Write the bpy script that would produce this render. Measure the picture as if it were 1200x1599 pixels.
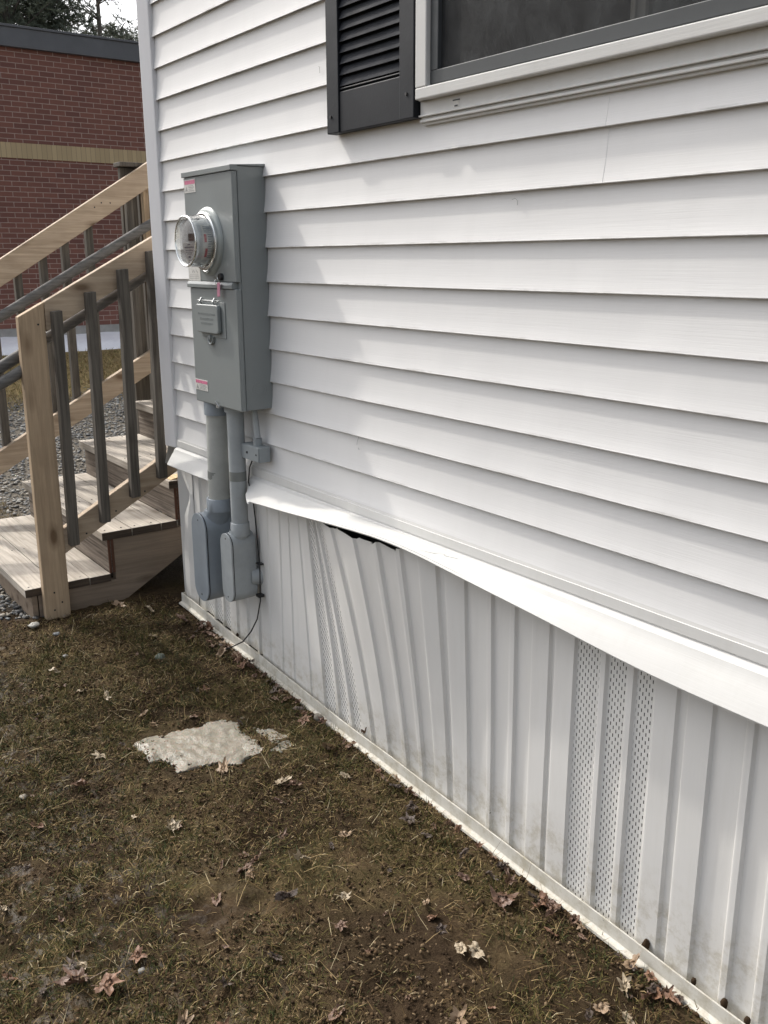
import bpy, math, random
import numpy as np
from mathutils import Vector, Matrix, Euler
from mathutils import noise as mnoise

random.seed(7)
rng = np.random.default_rng(7)
scene = bpy.context.scene
for o in list(bpy.data.objects):
    bpy.data.objects.remove(o)
C = scene.collection

# ------------------------------------------------------------------ camera
cam_d = bpy.data.cameras.new("camera")
cam = bpy.data.objects.new("camera", cam_d)
C.objects.link(cam)
cam_d.sensor_fit = 'VERTICAL'
cam_d.sensor_height = 24.0
cam_d.lens = 1449.07 / 1599 * 24.0
cam_d.clip_start = 0.05
cam_d.clip_end = 900
YAW, PITCH, ROLL = 0.94324984, 0.26557279, -0.00395284
f_ = Vector((-math.sin(YAW) * math.cos(PITCH), math.cos(YAW) * math.cos(PITCH), -math.sin(PITCH)))
r_ = f_.cross(Vector((0, 0, 1))).normalized()
u_ = r_.cross(f_)
rr = math.cos(ROLL) * r_ + math.sin(ROLL) * u_
uu = -math.sin(ROLL) * r_ + math.cos(ROLL) * u_
m = Matrix((rr, uu, -f_)).transposed().to_4x4()
m.translation = Vector((3.7507, -1.6222, 1.5797))
cam.matrix_world = m
scene.camera = cam

# ------------------------------------------------------------------ light
SUN = Vector((-4.5, -1.0, 4.5)).normalized()          # direction towards the sun
world = bpy.data.worlds.new("World")
scene.world = world
world.use_nodes = True
wn = world.node_tree
wn.nodes.clear()
sky = wn.nodes.new('ShaderNodeTexSky')
sky.sky_type = 'NISHITA'
sky.sun_disc = False
sky.sun_elevation = math.asin(SUN.z)
sky.sun_rotation = math.atan2(SUN.x, SUN.y)
sky.air_density = 1.0
sky.dust_density = 5.0
sky.ozone_density = 1.0
bg = wn.nodes.new('ShaderNodeBackground')
bg.inputs['Strength'].default_value = 0.15
wo = wn.nodes.new('ShaderNodeOutputWorld')
hsv = wn.nodes.new('ShaderNodeHueSaturation')      # thin high haze: the blue is mostly washed out
hsv.inputs['Saturation'].default_value = 0.34
hsv.inputs['Value'].default_value = 1.4
wn.links.new(sky.outputs[0], hsv.inputs['Color'])
wn.links.new(hsv.outputs[0], bg.inputs[0])
wn.links.new(bg.outputs[0], wo.inputs[0])
sd = bpy.data.lights.new("sun", 'SUN')
sd.energy = 2.0
sd.angle = math.radians(1.6)
sd.color = (1.0, 0.95, 0.87)
so = bpy.data.objects.new("sun", sd)
C.objects.link(so)
so.rotation_euler = SUN.to_track_quat('Z', 'Y').to_euler()
so.location = SUN * 30
scene.view_settings.view_transform = 'Standard'
scene.view_settings.look = 'None'
scene.view_settings.gamma = 1.0
scene.view_settings.exposure = 0.36
scene.render.engine = 'CYCLES'

# ------------------------------------------------------------------ helpers
def tag(o, label=None, cat=None, group=None, kind=None):
    if label: o['label'] = label
    if cat: o['category'] = cat
    if group: o['group'] = group
    if kind: o['kind'] = kind
    return o

def empty(name, loc, label, cat, group=None):
    o = bpy.data.objects.new(name, None)
    C.objects.link(o)
    o.location = loc
    o.empty_display_size = 0.1
    return tag(o, label, cat, group)

class MB:
    """collects shapes, becomes one mesh object"""
    def __init__(self):
        self.v, self.f, self.m, self.uv = [], [], [], []
    def add(self, vs, fs, mi=0):
        b = len(self.v)
        self.v += [tuple(p) for p in vs]
        self.f += [tuple(b + i for i in q) for q in fs]
        self.m += [mi] * len(fs)
        return self
    def box(self, x0, x1, y0, y1, z0, z1, mi=0):
        vs = [(x, y, z) for x in (x0, x1) for y in (y0, y1) for z in (z0, z1)]
        return self.add(vs, [(0, 1, 3, 2), (4, 6, 7, 5), (0, 4, 5, 1), (2, 3, 7, 6), (0, 2, 6, 4), (1, 5, 7, 3)], mi)
    def obox(self, c, ax, ay, az, mi=0):
        """box at centre c with half-extent vectors ax, ay, az"""
        c, ax, ay, az = map(Vector, (c, ax, ay, az))
        vs = [c + sx * ax + sy * ay + sz * az for sx in (-1, 1) for sy in (-1, 1) for sz in (-1, 1)]
        return self.add(vs, [(0, 1, 3, 2), (4, 6, 7, 5), (0, 4, 5, 1), (2, 3, 7, 6), (0, 2, 6, 4), (1, 5, 7, 3)], mi)
    def prism(self, pts, axis, a, b, mi=0):
        """closed polygon pts in the plane across axis, extruded from a to b"""
        n = len(pts)
        def P(p, t):
            if axis == 'x': return (t, p[0], p[1])
            if axis == 'y': return (p[0], t, p[1])
            return (p[0], p[1], t)
        vs = [P(p, a) for p in pts] + [P(p, b) for p in pts]
        fs = [tuple(range(n - 1, -1, -1)), tuple(range(n, 2 * n))]
        fs += [(i, (i + 1) % n, n + (i + 1) % n, n + i) for i in range(n)]
        return self.add(vs, fs, mi)
    def tube(self, path, r, n=12, caps=True, mi=0):
        path = [Vector(p) for p in path]
        rs = r if isinstance(r, (list, tuple)) else [r] * len(path)
        vs, fs = [], []
        up = None
        for i, p in enumerate(path):
            t = (path[min(i + 1, len(path) - 1)] - path[max(i - 1, 0)]).normalized()
            if up is None:
                up = t.orthogonal().normalized()
            up = (up - t * up.dot(t)).normalized()
            w = t.cross(up)
            for k in range(n):
                a = 2 * math.pi * k / n
                vs.append(p + rs[i] * (math.cos(a) * up + math.sin(a) * w))
        for i in range(len(path) - 1):
            for k in range(n):
                k2 = (k + 1) % n
                fs.append((i * n + k, i * n + k2, (i + 1) * n + k2, (i + 1) * n + k))
        if caps:
            fs.append(tuple(range(n - 1, -1, -1)))
            fs.append(tuple((len(path) - 1) * n + k for k in range(n)))
        return self.add(vs, fs, mi)
    def lathe(self, prof, c, n=48, mi=0, closed=False):
        """prof = [(r, y)] revolved about the y axis through c=(x,z)"""
        vs, fs = [], []
        for (r, y) in prof:
            for k in range(n):
                a = 2 * math.pi * k / n
                vs.append((c[0] + r * math.cos(a), y, c[1] + r * math.sin(a)))
        L = len(prof)
        for i in range(L if closed else L - 1):
            j = (i + 1) % L
            for k in range(n):
                k2 = (k + 1) % n
                fs.append((i * n + k, i * n + k2, j * n + k2, j * n + k))
        return self.add(vs, fs, mi)
    def strip(self, rows, mi=0):
        """grid of points, rows of equal length"""
        n = len(rows[0])
        vs = [p for r in rows for p in r]
        fs = [(i * n + j, i * n + j + 1, (i + 1) * n + j + 1, (i + 1) * n + j)
              for i in range(len(rows) - 1) for j in range(n - 1)]
        return self.add(vs, fs, mi)
    def build(self, name, mats, parent=None, bevel=0, smooth=False, sharp=35, loc=None, seg=2):
        me = bpy.data.meshes.new(name)
        off = Vector(loc) if loc is not None else Vector((0, 0, 0))
        me.from_pydata([tuple(Vector(p) - off) for p in self.v], [], self.f)
        if not isinstance(mats, (list, tuple)): mats = [mats]
        for mt in mats: me.materials.append(mt)
        if len(mats) > 1: me.polygons.foreach_set('material_index', self.m)
        if smooth:
            me.polygons.foreach_set('use_smooth', [True] * len(me.polygons))
            me.set_sharp_from_angle(angle=math.radians(sharp))
        me.validate()
        me.update()
        o = bpy.data.objects.new(name, me)
        C.objects.link(o)
        o.location = off
        if parent is not None:
            o.parent = parent
            pm, q = Matrix.Identity(4), parent
            chain = []
            while q is not None:
                chain.append(q); q = q.parent
            top = chain[-1]
            base = Matrix.Translation(top.location) if top.type == 'EMPTY' else Matrix.Identity(4)
            if len(chain) == 1:
                o.matrix_parent_inverse = base.inverted()
            else:
                o.matrix_parent_inverse = Matrix.Identity(4)
        if bevel:
            b = o.modifiers.new('bevel', 'BEVEL')
            b.width = bevel; b.segments = seg; b.limit_method = 'ANGLE'
            b.angle_limit = math.radians(40)
        return o

def lerp(a, b, t): return a + (b - a) * t
def interp(x, tab):
    return float(np.interp(x, [t[0] for t in tab], [t[1] for t in tab]))

# ------------------------------------------------------------------ materials
class NT:
    def __init__(self, name):
        self.mat = bpy.data.materials.new(name)
        self.mat.use_nodes = True
        self.t = self.mat.node_tree
        self.t.nodes.clear()
        self.out = self.n('ShaderNodeOutputMaterial')
        self.bsdf = self.n('ShaderNodeBsdfPrincipled')
        self.l(self.bsdf.outputs[0], self.out.inputs['Surface'])
    def n(self, typ, **kw):
        nd = self.t.nodes.new(typ)
        for k, v in kw.items(): setattr(nd, k, v)
        return nd
    def l(self, a, b): self.t.links.new(a, b)
    def set(self, nd, **kw):
        for k, v in kw.items():
            nd.inputs[k.replace('_', ' ')].default_value = v
    def coord(self, scale=(1, 1, 1), rot=(0, 0, 0), kind='Object', loc=(0, 0, 0)):
        tc = self.n('ShaderNodeTexCoord')
        mp = self.n('ShaderNodeMapping')
        mp.inputs['Scale'].default_value = scale
        mp.inputs['Rotation'].default_value = rot
        mp.inputs['Location'].default_value = loc
        self.l(tc.outputs[kind], mp.inputs[0])
        return mp.outputs[0]
    def noise(self, vec, scale, detail=4, rough=0.6, dist=0.0):
        nd = self.n('ShaderNodeTexNoise')
        if vec is not None: self.l(vec, nd.inputs['Vector'])
        self.set(nd, Scale=scale, Detail=detail, Roughness=rough, Distortion=dist)
        return nd.outputs[0]
    def ramp(self, fac, stops):
        nd = self.n('ShaderNodeValToRGB')
        e = nd.color_ramp.elements
        while len(e) < len(stops): e.new(0.5)
        for i, (p, c) in enumerate(stops):
            e[i].position = p
            e[i].color = (c, c, c, 1) if isinstance(c, (int, float)) else (*c, 1)
        self.l(fac, nd.inputs[0])
        return nd.outputs[0]
    def mix(self, fac, a, b, mode='MIX'):
        nd = self.n('ShaderNodeMix', data_type='RGBA', blend_type=mode)
        for src, idx in ((fac, 0), (a, 6), (b, 7)):
            if isinstance(src, (int, float)): nd.inputs[idx].default_value = src
            elif isinstance(src, tuple): nd.inputs[idx].default_value = (*src, 1)
            else: self.l(src, nd.inputs[idx])
        return nd.outputs[2]
    def math(self, op, a, b=0.0, c=0.0, clamp=False):
        nd = self.n('ShaderNodeMath', operation=op, use_clamp=clamp)
        for i, s in enumerate((a, b, c)):
            if isinstance(s, (int, float)): nd.inputs[i].default_value = s
            else: self.l(s, nd.inputs[i])
        return nd.outputs[0]
    def sep(self, vec):
        nd = self.n('ShaderNodeSeparateXYZ')
        self.l(vec, nd.inputs[0])
        return nd.outputs
    def bump(self, h, strength=0.3, dist=0.002, prev=None):
        nd = self.n('ShaderNodeBump')
        nd.inputs['Strength'].default_value = strength
        nd.inputs['Distance'].default_value = dist
        self.l(h, nd.inputs['Height'])
        if prev is not None: self.l(prev, nd.inputs['Normal'])
        self.l(nd.outputs[0], self.bsdf.inputs['Normal'])
        return nd.outputs[0]
    def col(self, c):
        if isinstance(c, tuple): self.bsdf.inputs['Base Color'].default_value = (*c, 1)
        else: self.l(c, self.bsdf.inputs['Base Color'])
    def rough(self, c):
        if isinstance(c, (int, float)): self.bsdf.inputs['Roughness'].default_value = c
        else: self.l(c, self.bsdf.inputs['Roughness'])

def mat_vinyl(name, base, grain=True, dirt=0.0, grain_dir='x', butt=False, low_dirt=False):
    n = NT(name)
    v = n.coord()
    big = n.noise(v, 1.7, 3)
    fine = n.noise(v, 55, 4, 0.7)
    c = n.mix(n.ramp(big, [(0.3, 0.0), (0.75, 1.0)]), base, tuple(b * 0.955 for b in base))
    spots = n.ramp(fine, [(0.70, 0.0), (0.76, 0.55)])
    c = n.mix(n.math('MULTIPLY', spots, 0.25), c, tuple(b * 0.6 for b in base))
    if dirt:
        str_ = n.coord(scale=(9, 9, 1.1))
        d = n.noise(str_, 3, 5, 0.65)
        d = n.math('MULTIPLY', n.ramp(d, [(0.48, 0.0), (0.78, 1.0)]), dirt)
        c = n.mix(d, c, (base[0] * 0.60, base[1] * 0.585, base[2] * 0.53))
    if butt:      # grime along the lower lip of each course, darkened to stress the lap-line shade
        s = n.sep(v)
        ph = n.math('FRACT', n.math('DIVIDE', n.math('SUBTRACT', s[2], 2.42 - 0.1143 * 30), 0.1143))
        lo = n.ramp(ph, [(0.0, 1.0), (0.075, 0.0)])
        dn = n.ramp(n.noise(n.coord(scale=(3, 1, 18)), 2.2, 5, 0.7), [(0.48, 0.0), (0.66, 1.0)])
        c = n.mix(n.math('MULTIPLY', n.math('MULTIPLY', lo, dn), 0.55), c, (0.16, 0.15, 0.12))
        # brown dust at each course top, which also paints in shade under the lap
        hi = n.ramp(ph, [(0.86, 0.0), (0.99, 1.0)])
        dn2 = n.ramp(n.noise(n.coord(scale=(2, 1, 9)), 1.7, 4, 0.7), [(0.42, 0.0), (0.7, 1.0)])
        c = n.mix(n.math('MULTIPLY', n.math('MULTIPLY', hi, dn2), 0.45), c, (0.26, 0.24, 0.19))
    if low_dirt:  # mud splash from the ground, with its own ragged shape
        s = n.sep(v)
        h = n.math('ADD', s[2], n.math('MULTIPLY', n.noise(v, 9, 5, 0.7), -0.16))
        lo = n.ramp(h, [(-0.0, 1.0), (0.12, 0.0)])
        ns = n.ramp(n.noise(v, 24, 5, 0.75), [(0.45, 0.15), (0.7, 1.0)])
        c = n.mix(n.math('MULTIPLY', n.math('MULTIPLY', lo, ns), 0.62), c, (0.33, 0.28, 0.17))
        sp = n.ramp(n.noise(v, 38, 3, 0.6), [(0.735, 0.0), (0.76, 1.0)])
        lo2 = n.ramp(s[2], [(0.02, 1.0), (0.20, 0.0)])
        c = n.mix(n.math('MULTIPLY', n.math('MULTIPLY', sp, lo2), 0.85), c, (0.06, 0.06, 0.035))
    n.col(c)
    n.rough(0.62)
    n.bsdf.inputs['Specular IOR Level'].default_value = 0.16
    if grain:
        sc = (1.2, 6, 60) if grain_dir == 'x' else (60, 6, 1.2)
        g = n.noise(n.coord(scale=sc), 4.5, 3, 0.6, 0.7)
        wv = n.noise(v, 2.6, 2, 0.5)
        b1 = n.bump(wv, 0.35, 0.02)
        n.bump(g, 0.2, 0.0016, b1)
    return n.mat

def mat_simple(name, base, rough=0.5, metal=0.0, var=0.1, scale=20, bump=0.0, bscale=120, bd=0.001, spec=0.5, coat=0.0):
    n = NT(name)
    v = n.coord()
    a = n.noise(v, scale, 5, 0.65)
    c = n.mix(n.ramp(a, [(0.3, 0.0), (0.7, 1.0)]), tuple(b * (1 - var) for b in base), tuple(min(1, b * (1 + var)) for b in base))
    n.col(c)
    n.rough(n.ramp(n.noise(v, scale * 0.7, 4), [(0.3, max(0.02, rough - 0.08)), (0.7, min(1, rough + 0.08))]))
    n.bsdf.inputs['Metallic'].default_value = metal
    n.bsdf.inputs['Specular IOR Level'].default_value = spec
    n.bsdf.inputs['Coat Weight'].default_value = coat
    if bump: n.bump(n.noise(v, bscale, 3), bump, bd)
    return n.mat

def mat_wood(name, base, dark, grain='z', rough=0.75, knots=0.5, crack=0.3, ang=0.0, stain=0.2):
    """grain runs along the named axis, or along the stair slope for 's'"""
    n = NT(name)
    rot = (0, 0, 0)
    if grain == 's':
        rot = (-ang, 0, 0); axis = 1
    else: axis = 'xyz'.index(grain)
    s1 = [1, 1, 1]; s1 = [22.0] * 3; s1[axis] = 1.3
    v1 = n.coord(scale=tuple(s1), rot=rot)
    s2 = [90.0] * 3; s2[axis] = 3.0
    v2 = n.coord(scale=tuple(s2), rot=rot)
    big = n.noise(n.coord(), 5, 4, 0.6)
    g1 = n.noise(v1, 1.2, 6, 0.65, 1.6)
    g2 = n.noise(v2, 1.0, 4, 0.6)
    c = n.mix(n.ramp(g1, [(0.32, 0.0), (0.70, 1.0)]), dark, base)
    c = n.mix(n.math('MULTIPLY', n.ramp(g2, [(0.35, 1.0), (0.55, 0.0)]), crack), c, tuple(d * 0.45 for d in dark))
    c = n.mix(n.math('MULTIPLY', n.ramp(big, [(0.45, 0.0), (0.75, 1.0)]), stain), c, tuple(d * 0.6 for d in dark))
    if knots:
        vo = n.n('ShaderNodeTexVoronoi', feature='F1')
        s3 = [9.0] * 3; s3[axis] = 3.6
        n.l(n.coord(scale=tuple(s3), rot=rot), vo.inputs['Vector'])
        vo.inputs['Scale'].default_value = 1.0
        k = n.ramp(vo.outputs['Distance'], [(0.09, 1.0), (0.16, 0.4), (0.26, 0.0)])
        c = n.mix(n.math('MULTIPLY', k, knots), c, (dark[0] * 0.35, dark[1] * 0.28, dark[2] * 0.22))
    n.col(c); n.rough(rough)
    n.bsdf.inputs['Specular IOR Level'].default_value = 0.3
    b1 = n.bump(g1, 0.35, 0.004)
    n.bump(g2, 0.4, 0.0015, b1)
    return n.mat

M = {}
M['siding'] = mat_vinyl('vinyl_siding', (0.735, 0.73, 0.722), True, 0.05, 'x', butt=True)
M['trim'] = mat_vinyl('vinyl_trim', (0.63, 0.625, 0.605), True, 0.12, 'x')
M['post'] = mat_vinyl('vinyl_corner', (0.70, 0.70, 0.715), False, 0.08)
M['skirt'] = mat_vinyl('vinyl_skirting', (0.74, 0.73, 0.705), True, 0.14, 'z', low_dirt=True)
M['track'] = mat_vinyl('vinyl_track', (0.68, 0.66, 0.60), False, 0.5, low_dirt=True)
M['cabinet'] = mat_simple('grey_enamel', (0.215, 0.235, 0.235), 0.38, 0.0, 0.05, 3, 0.12, 260, 0.0006, coat=0.15)
M['hub'] = mat_simple('cast_grey', (0.30, 0.33, 0.32), 0.36, 0.1, 0.06, 8)
M['steel'] = mat_simple('bright_steel', (0.72, 0.73, 0.72), 0.22, 1.0, 0.08, 30)
M['zinc'] = mat_simple('zinc', (0.42, 0.43, 0.43), 0.45, 0.9, 0.12, 30)
M['pvc_pale'] = mat_simple('pale_grey_conduit', (0.40, 0.41, 0.39), 0.5, 0, 0.12, 12, 0.15, 90)
M['pvc_grey'] = mat_simple('grey_conduit', (0.335, 0.36, 0.37), 0.5, 0, 0.10, 12, 0.15, 90)
M['pvc_blue'] = mat_simple('blue_grey_conduit', (0.25, 0.283, 0.315), 0.45, 0, 0.10, 9, 0.2, 90)
M['jbox'] = mat_simple('junction_grey', (0.25, 0.275, 0.285), 0.5, 0, 0.12, 9, 0.2, 90)
M['tape'] = mat_simple('grey_tape', (0.19, 0.20, 0.19), 0.6, 0, 0.1, 20)
M['black'] = mat_simple('black_plastic', (0.012, 0.012, 0.013), 0.45, 0, 0.1, 20)
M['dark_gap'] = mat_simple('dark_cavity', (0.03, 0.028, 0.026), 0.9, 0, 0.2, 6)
M['shutter'] = mat_simple('charcoal_shutter', (0.011, 0.013, 0.017), 0.5, 0, 0.15, 10, 0.3, 140, 0.001, spec=0.22)
M['sash'] = mat_simple('charcoal_sash', (0.060, 0.065, 0.068), 0.5, 0, 0.08, 10, spec=0.3)
M['sticker_pink'] = mat_simple('sticker_red', (0.55, 0.16, 0.26), 0.5, 0, 0.25, 60)
M['sticker_white'] = mat_simple('sticker_white', (0.58, 0.57, 0.54), 0.5, 0, 0.12, 60)
M['sticker_grey'] = mat_simple('sticker_grey', (0.30, 0.30, 0.29), 0.5, 0, 0.12, 60)
M['lcd'] = mat_simple('lcd', (0.045, 0.055, 0.05), 0.3, 0, 0.1, 60)
M['meter_plate'] = mat_simple('meter_plate', (0.45, 0.46, 0.47), 0.5, 0, 0.05, 60)
M['meter_print'] = mat_simple('meter_print', (0.10, 0.12, 0.16), 0.5, 0, 0.05, 60)
M['meter_red'] = mat_simple('meter_red', (0.42, 0.07, 0.08), 0.5, 0, 0.05, 60)
M['curtain'] = mat_simple('curtain', (0.62, 0.60, 0.55), 0.8, 0, 0.1, 14)
M['room'] = mat_simple('room_wall', (0.30, 0.28, 0.25), 0.9, 0, 0.1, 2)
M['fascia'] = mat_simple('dark_fascia', (0.085, 0.088, 0.096), 0.5, 0, 0.15, 3)
M['concrete'] = mat_simple('concrete', (0.30, 0.29, 0.27), 0.9, 0, 0.15, 6, 0.4, 60, 0.004)
M['roof'] = mat_simple('roofing', (0.10, 0.10, 0.10), 0.9, 0, 0.2, 5)

SL = math.atan(0.56)
M['lumber'] = mat_wood('new_lumber_slope', (0.53, 0.425, 0.315), (0.35, 0.27, 0.19), 's', knots=0.85, crack=0.22, ang=SL, stain=0.25)
M['lumber_v'] = mat_wood('new_lumber_upright', (0.52, 0.395, 0.265), (0.34, 0.25, 0.165), 'z', knots=0.85, crack=0.2, stain=0.25)
M['grey_v'] = mat_wood('weathered_upright', (0.165, 0.148, 0.125), (0.075, 0.066, 0.055), 'z', knots=0.3, crack=0.5)
M['grey_s'] = mat_wood('weathered_pole', (0.19, 0.185, 0.175), (0.10, 0.095, 0.09), 's', knots=0.0, crack=0.5, ang=SL)
M['tread'] = mat_wood('bleached_tread', (0.58, 0.53, 0.46), (0.34, 0.30, 0.25), 'x', knots=0.5, crack=0.35, stain=0.5)
M['tread_end'] = mat_wood('dark_end_grain', (0.10, 0.075, 0.055), (0.045, 0.034, 0.026), 'y', knots=0, crack=0.4)
M['riser'] = mat_wood('rough_riser', (0.34, 0.29, 0.24), (0.12, 0.095, 0.075), 'x', knots=0.2, crack=0.85, stain=0.4)
M['stringer'] = mat_wood('stringer', (0.30, 0.235, 0.175), (0.20, 0.155, 0.115), 'y', knots=0.8, crack=0.15)
M['redwood'] = mat_wood('reddish_edge', (0.16, 0.075, 0.045), (0.075, 0.036, 0.025), 'z', knots=0, crack=0.4)

def mat_glass():
    n = NT('clear_glass')
    n.col((1, 1, 1)); n.rough(0.02)
    n.bsdf.inputs['Transmission Weight'].default_value = 1.0
    n.bsdf.inputs['IOR'].default_value = 1.25
    return n.mat


def mat_pane():
    n = NT('window_glass')
    gl = n.n('ShaderNodeBsdfGlossy'); gl.inputs['Roughness'].default_value = 0.03
    tr = n.n('ShaderNodeBsdfTransparent'); tr.inputs[0].default_value = (0.80, 0.83, 0.82, 1)
    fr = n.n('ShaderNodeFresnel'); fr.inputs[0].default_value = 1.5
    mx = n.n('ShaderNodeMixShader')
    n.l(fr.outputs[0], mx.inputs[0]); n.l(tr.outputs[0], mx.inputs[1]); n.l(gl.outputs[0], mx.inputs[2])
    n.l(mx.outputs[0], n.out.inputs['Surface'])
    return n.mat
M['pane'] = mat_pane()
def mat_cover():
    n = NT('clear_cover')
    gl = n.n('ShaderNodeBsdfGlossy'); gl.inputs['Roughness'].default_value = 0.04
    tr = n.n('ShaderNodeBsdfTransparent'); tr.inputs[0].default_value = (0.97, 0.98, 0.98, 1)
    lw = n.n('ShaderNodeLayerWeight'); lw.inputs['Blend'].default_value = 0.5
    fac = n.math('ADD', n.math('MULTIPLY', n.math('POWER', lw.outputs['Facing'], 2.4), 0.75), 0.07)
    mx = n.n('ShaderNodeMixShader')
    n.l(fac, mx.inputs[0]); n.l(tr.outputs[0], mx.inputs[1]); n.l(gl.outputs[0], mx.inputs[2])
    n.l(mx.outputs[0], n.out.inputs['Surface'])
    return n.mat
M['glass'] = mat_cover()

def mat_screen():
    n = NT('insect_screen')
    v = n.coord()
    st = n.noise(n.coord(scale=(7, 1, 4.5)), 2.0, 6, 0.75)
    c = n.mix(n.ramp(st, [(0.42, 0.0), (0.72, 1.0)]), (0.008, 0.009, 0.010), (0.062, 0.066, 0.068))  # mottling painted into the screen in place of trees reflected in the glass
    n.col(c); n.rough(0.8)
    tr = n.n('ShaderNodeBsdfTransparent')
    mx = n.n('ShaderNodeMixShader'); mx.inputs[0].default_value = 0.5
    n.l(tr.outputs[0], mx.inputs[1]); n.l(n.bsdf.outputs[0], mx.inputs[2])
    n.l(mx.outputs[0], n.out.inputs['Surface'])
    return n.mat
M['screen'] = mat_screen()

def mat_vent():
    """skirting with real slots (transparent) punched by the uv: u = metres along, v = metres up"""
    n = NT('vinyl_skirting_vented')
    v = n.coord()
    base = (0.74, 0.73, 0.705)
    str_ = n.coord(scale=(9, 9, 1.1))
    d = n.math('MULTIPLY', n.ramp(n.noise(str_, 3, 5, 0.65), [(0.48, 0.0), (0.78, 1.0)]), 0.16)
    n.col(n.mix(d, base, (0.43, 0.41, 0.35))); n.rough(0.45)
    uv = n.n('ShaderNodeUVMap'); uv.uv_map = 'UVMap'
    s = n.sep(uv.outputs[0])
    cu = n.math('DIVIDE', s[0], 0.0086)
    iu = n.math('FLOOR', cu); fu = n.math('FRACT', cu)
    off = n.math('MULTIPLY', iu, 0.36)
    fv = n.math('FRACT', n.math('ADD', n.math('DIVIDE', s[1], 0.0205), off))
    a = n.math('LESS_THAN', n.math('ABSOLUTE', n.math('SUBTRACT', fu, 0.5)), 0.155)
    b = n.math('LESS_THAN', n.math('ABSOLUTE', n.math('SUBTRACT', fv, 0.5)), 0.22)
    k = n.math('MULTIPLY', a, b)
    tr = n.n('ShaderNodeBsdfTransparent')
    mx = n.n('ShaderNodeMixShader')
    n.l(k, mx.inputs[0]); n.l(n.bsdf.outputs[0], mx.inputs[1]); n.l(tr.outputs[0], mx.inputs[2])
    n.l(mx.outputs[0], n.out.inputs['Surface'])
    return n.mat
M['vent'] = mat_vent()

# ------------------------------------------------------------------ ground
ZB = [(-0.3, 0.075), (0.0, 0.074), (0.14, 0.068), (0.46, 0.043), (0.7, 0.030), (1.1, 0.002), (1.35, -0.008),
      (1.57, -0.014), (1.8, -0.022), (2.1, -0.036), (2.36, -0.043), (2.52, -0.049), (2.8, -0.058), (3.4, -0.08), (8, -0.15)]
def zb(x): return interp(x, ZB)

class VNoise:
    """tileless value noise, vectorised"""
    def __init__(s, seed, n=256):
        s.g = np.random.default_rng(seed).random((n, n)); s.n = n
    def one(s, x, y):
        xi = np.floor(x).astype(int); yi = np.floor(y).astype(int)
        fx = x - xi; fy = y - yi
        fx = fx * fx * (3 - 2 * fx); fy = fy * fy * (3 - 2 * fy)
        n = s.n
        g = s.g
        a = g[xi % n, yi % n]; b = g[(xi + 1) % n, yi % n]
        c = g[xi % n, (yi + 1) % n]; d = g[(xi + 1) % n, (yi + 1) % n]
        return (a * (1 - fx) + b * fx) * (1 - fy) + (c * (1 - fx) + d * fx) * fy
    def fbm(s, x, y, f, o=4):
        r = 0; a = 1; t = 0
        for i in range(o):
            r = r + a * s.one(x * f + 17.3 * i, y * f + 9.1 * i); t += a; a *= 0.55; f *= 2.1
        return r / t - 0.5
VN = VNoise(3)
def ground_z(x, y):
    x = np.asarray(x, float); y = np.asarray(y, float)
    base = np.interp(x, [-60, -14, -10.2, -6, -2.5, -1.2, -0.3] + [a for a, b in ZB[1:]] + [60],
                        [0.7, 0.50, 0.43, 0.20, 0.055, 0.045, 0.05] + [b for a, b in ZB[1:]] + [-0.4])
    amp = np.clip((-(y) + 0.02) / 0.25, 0.12, 1.0)
    # under the house the sheet runs flat and low
    under = (y > 0.06) & (x > -0.05)
    h = base + amp * (VN.fbm(x, y, 2.2, 3) * 0.05 + VN.fbm(x + 40, y, 13, 4) * 0.030 + VN.fbm(x, y + 30, 45, 2) * 0.012)
    h = np.where((y > -0.5) & (y < -0.02), h + 0.004, h)
    h = np.where((y > -0.06) & (x > -0.02), base - 0.012, h)
    h = np.where(under, base - 0.03, h)
    return h

xs = np.concatenate([[-400, -200, -90, -50, -30, -20, -16, -13], np.arange(-12, -2.4, 0.08), np.arange(-2.4, 4.4, 0.011),
                     [4.5, 4.7, 5, 5.5, 6, 7, 9, 13, 20, 40, 90, 200, 400]])
ys = np.concatenate([[-400, -200, -90, -50, -30, -18, -12, -8, -6, -5, -4.4, -4], np.arange(-3.8, -2, 0.05), np.arange(-2.0, 0.1, 0.011),
                     np.arange(0.12, 6, 0.09), [6.3, 7, 8, 10, 13, 20, 40, 90, 200, 400]])
X, Y = np.meshgrid(xs, ys, indexing='ij')
Zg = ground_z(X, Y)
me = bpy.data.meshes.new('ground')
nx, ny = X.shape
co = np.stack([X, Y, Zg], -1).reshape(-1, 3)
idx = np.arange(nx * ny).reshape(nx, ny)
quads = np.stack([idx[:-1, :-1], idx[1:, :-1], idx[1:, 1:], idx[:-1, 1:]], -1).reshape(-1, 4)
def mesh_from_np(me, co, faces, k):
    me.vertices.add(len(co)); me.vertices.foreach_set('co', co.astype(np.float32).ravel())
    me.loops.add(faces.size); me.loops.foreach_set('vertex_index', faces.astype(np.int32).ravel())
    me.polygons.add(len(faces))
    me.polygons.foreach_set('loop_start', np.arange(0, faces.size, k, dtype=np.int32))
    me.polygons.foreach_set('loop_total', np.full(len(faces), k, dtype=np.int32))
mesh_from_np(me, co, quads, 4)
me.polygons.foreach_set('use_smooth', [True] * len(me.polygons))
me.update(calc_edges=True)

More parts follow.
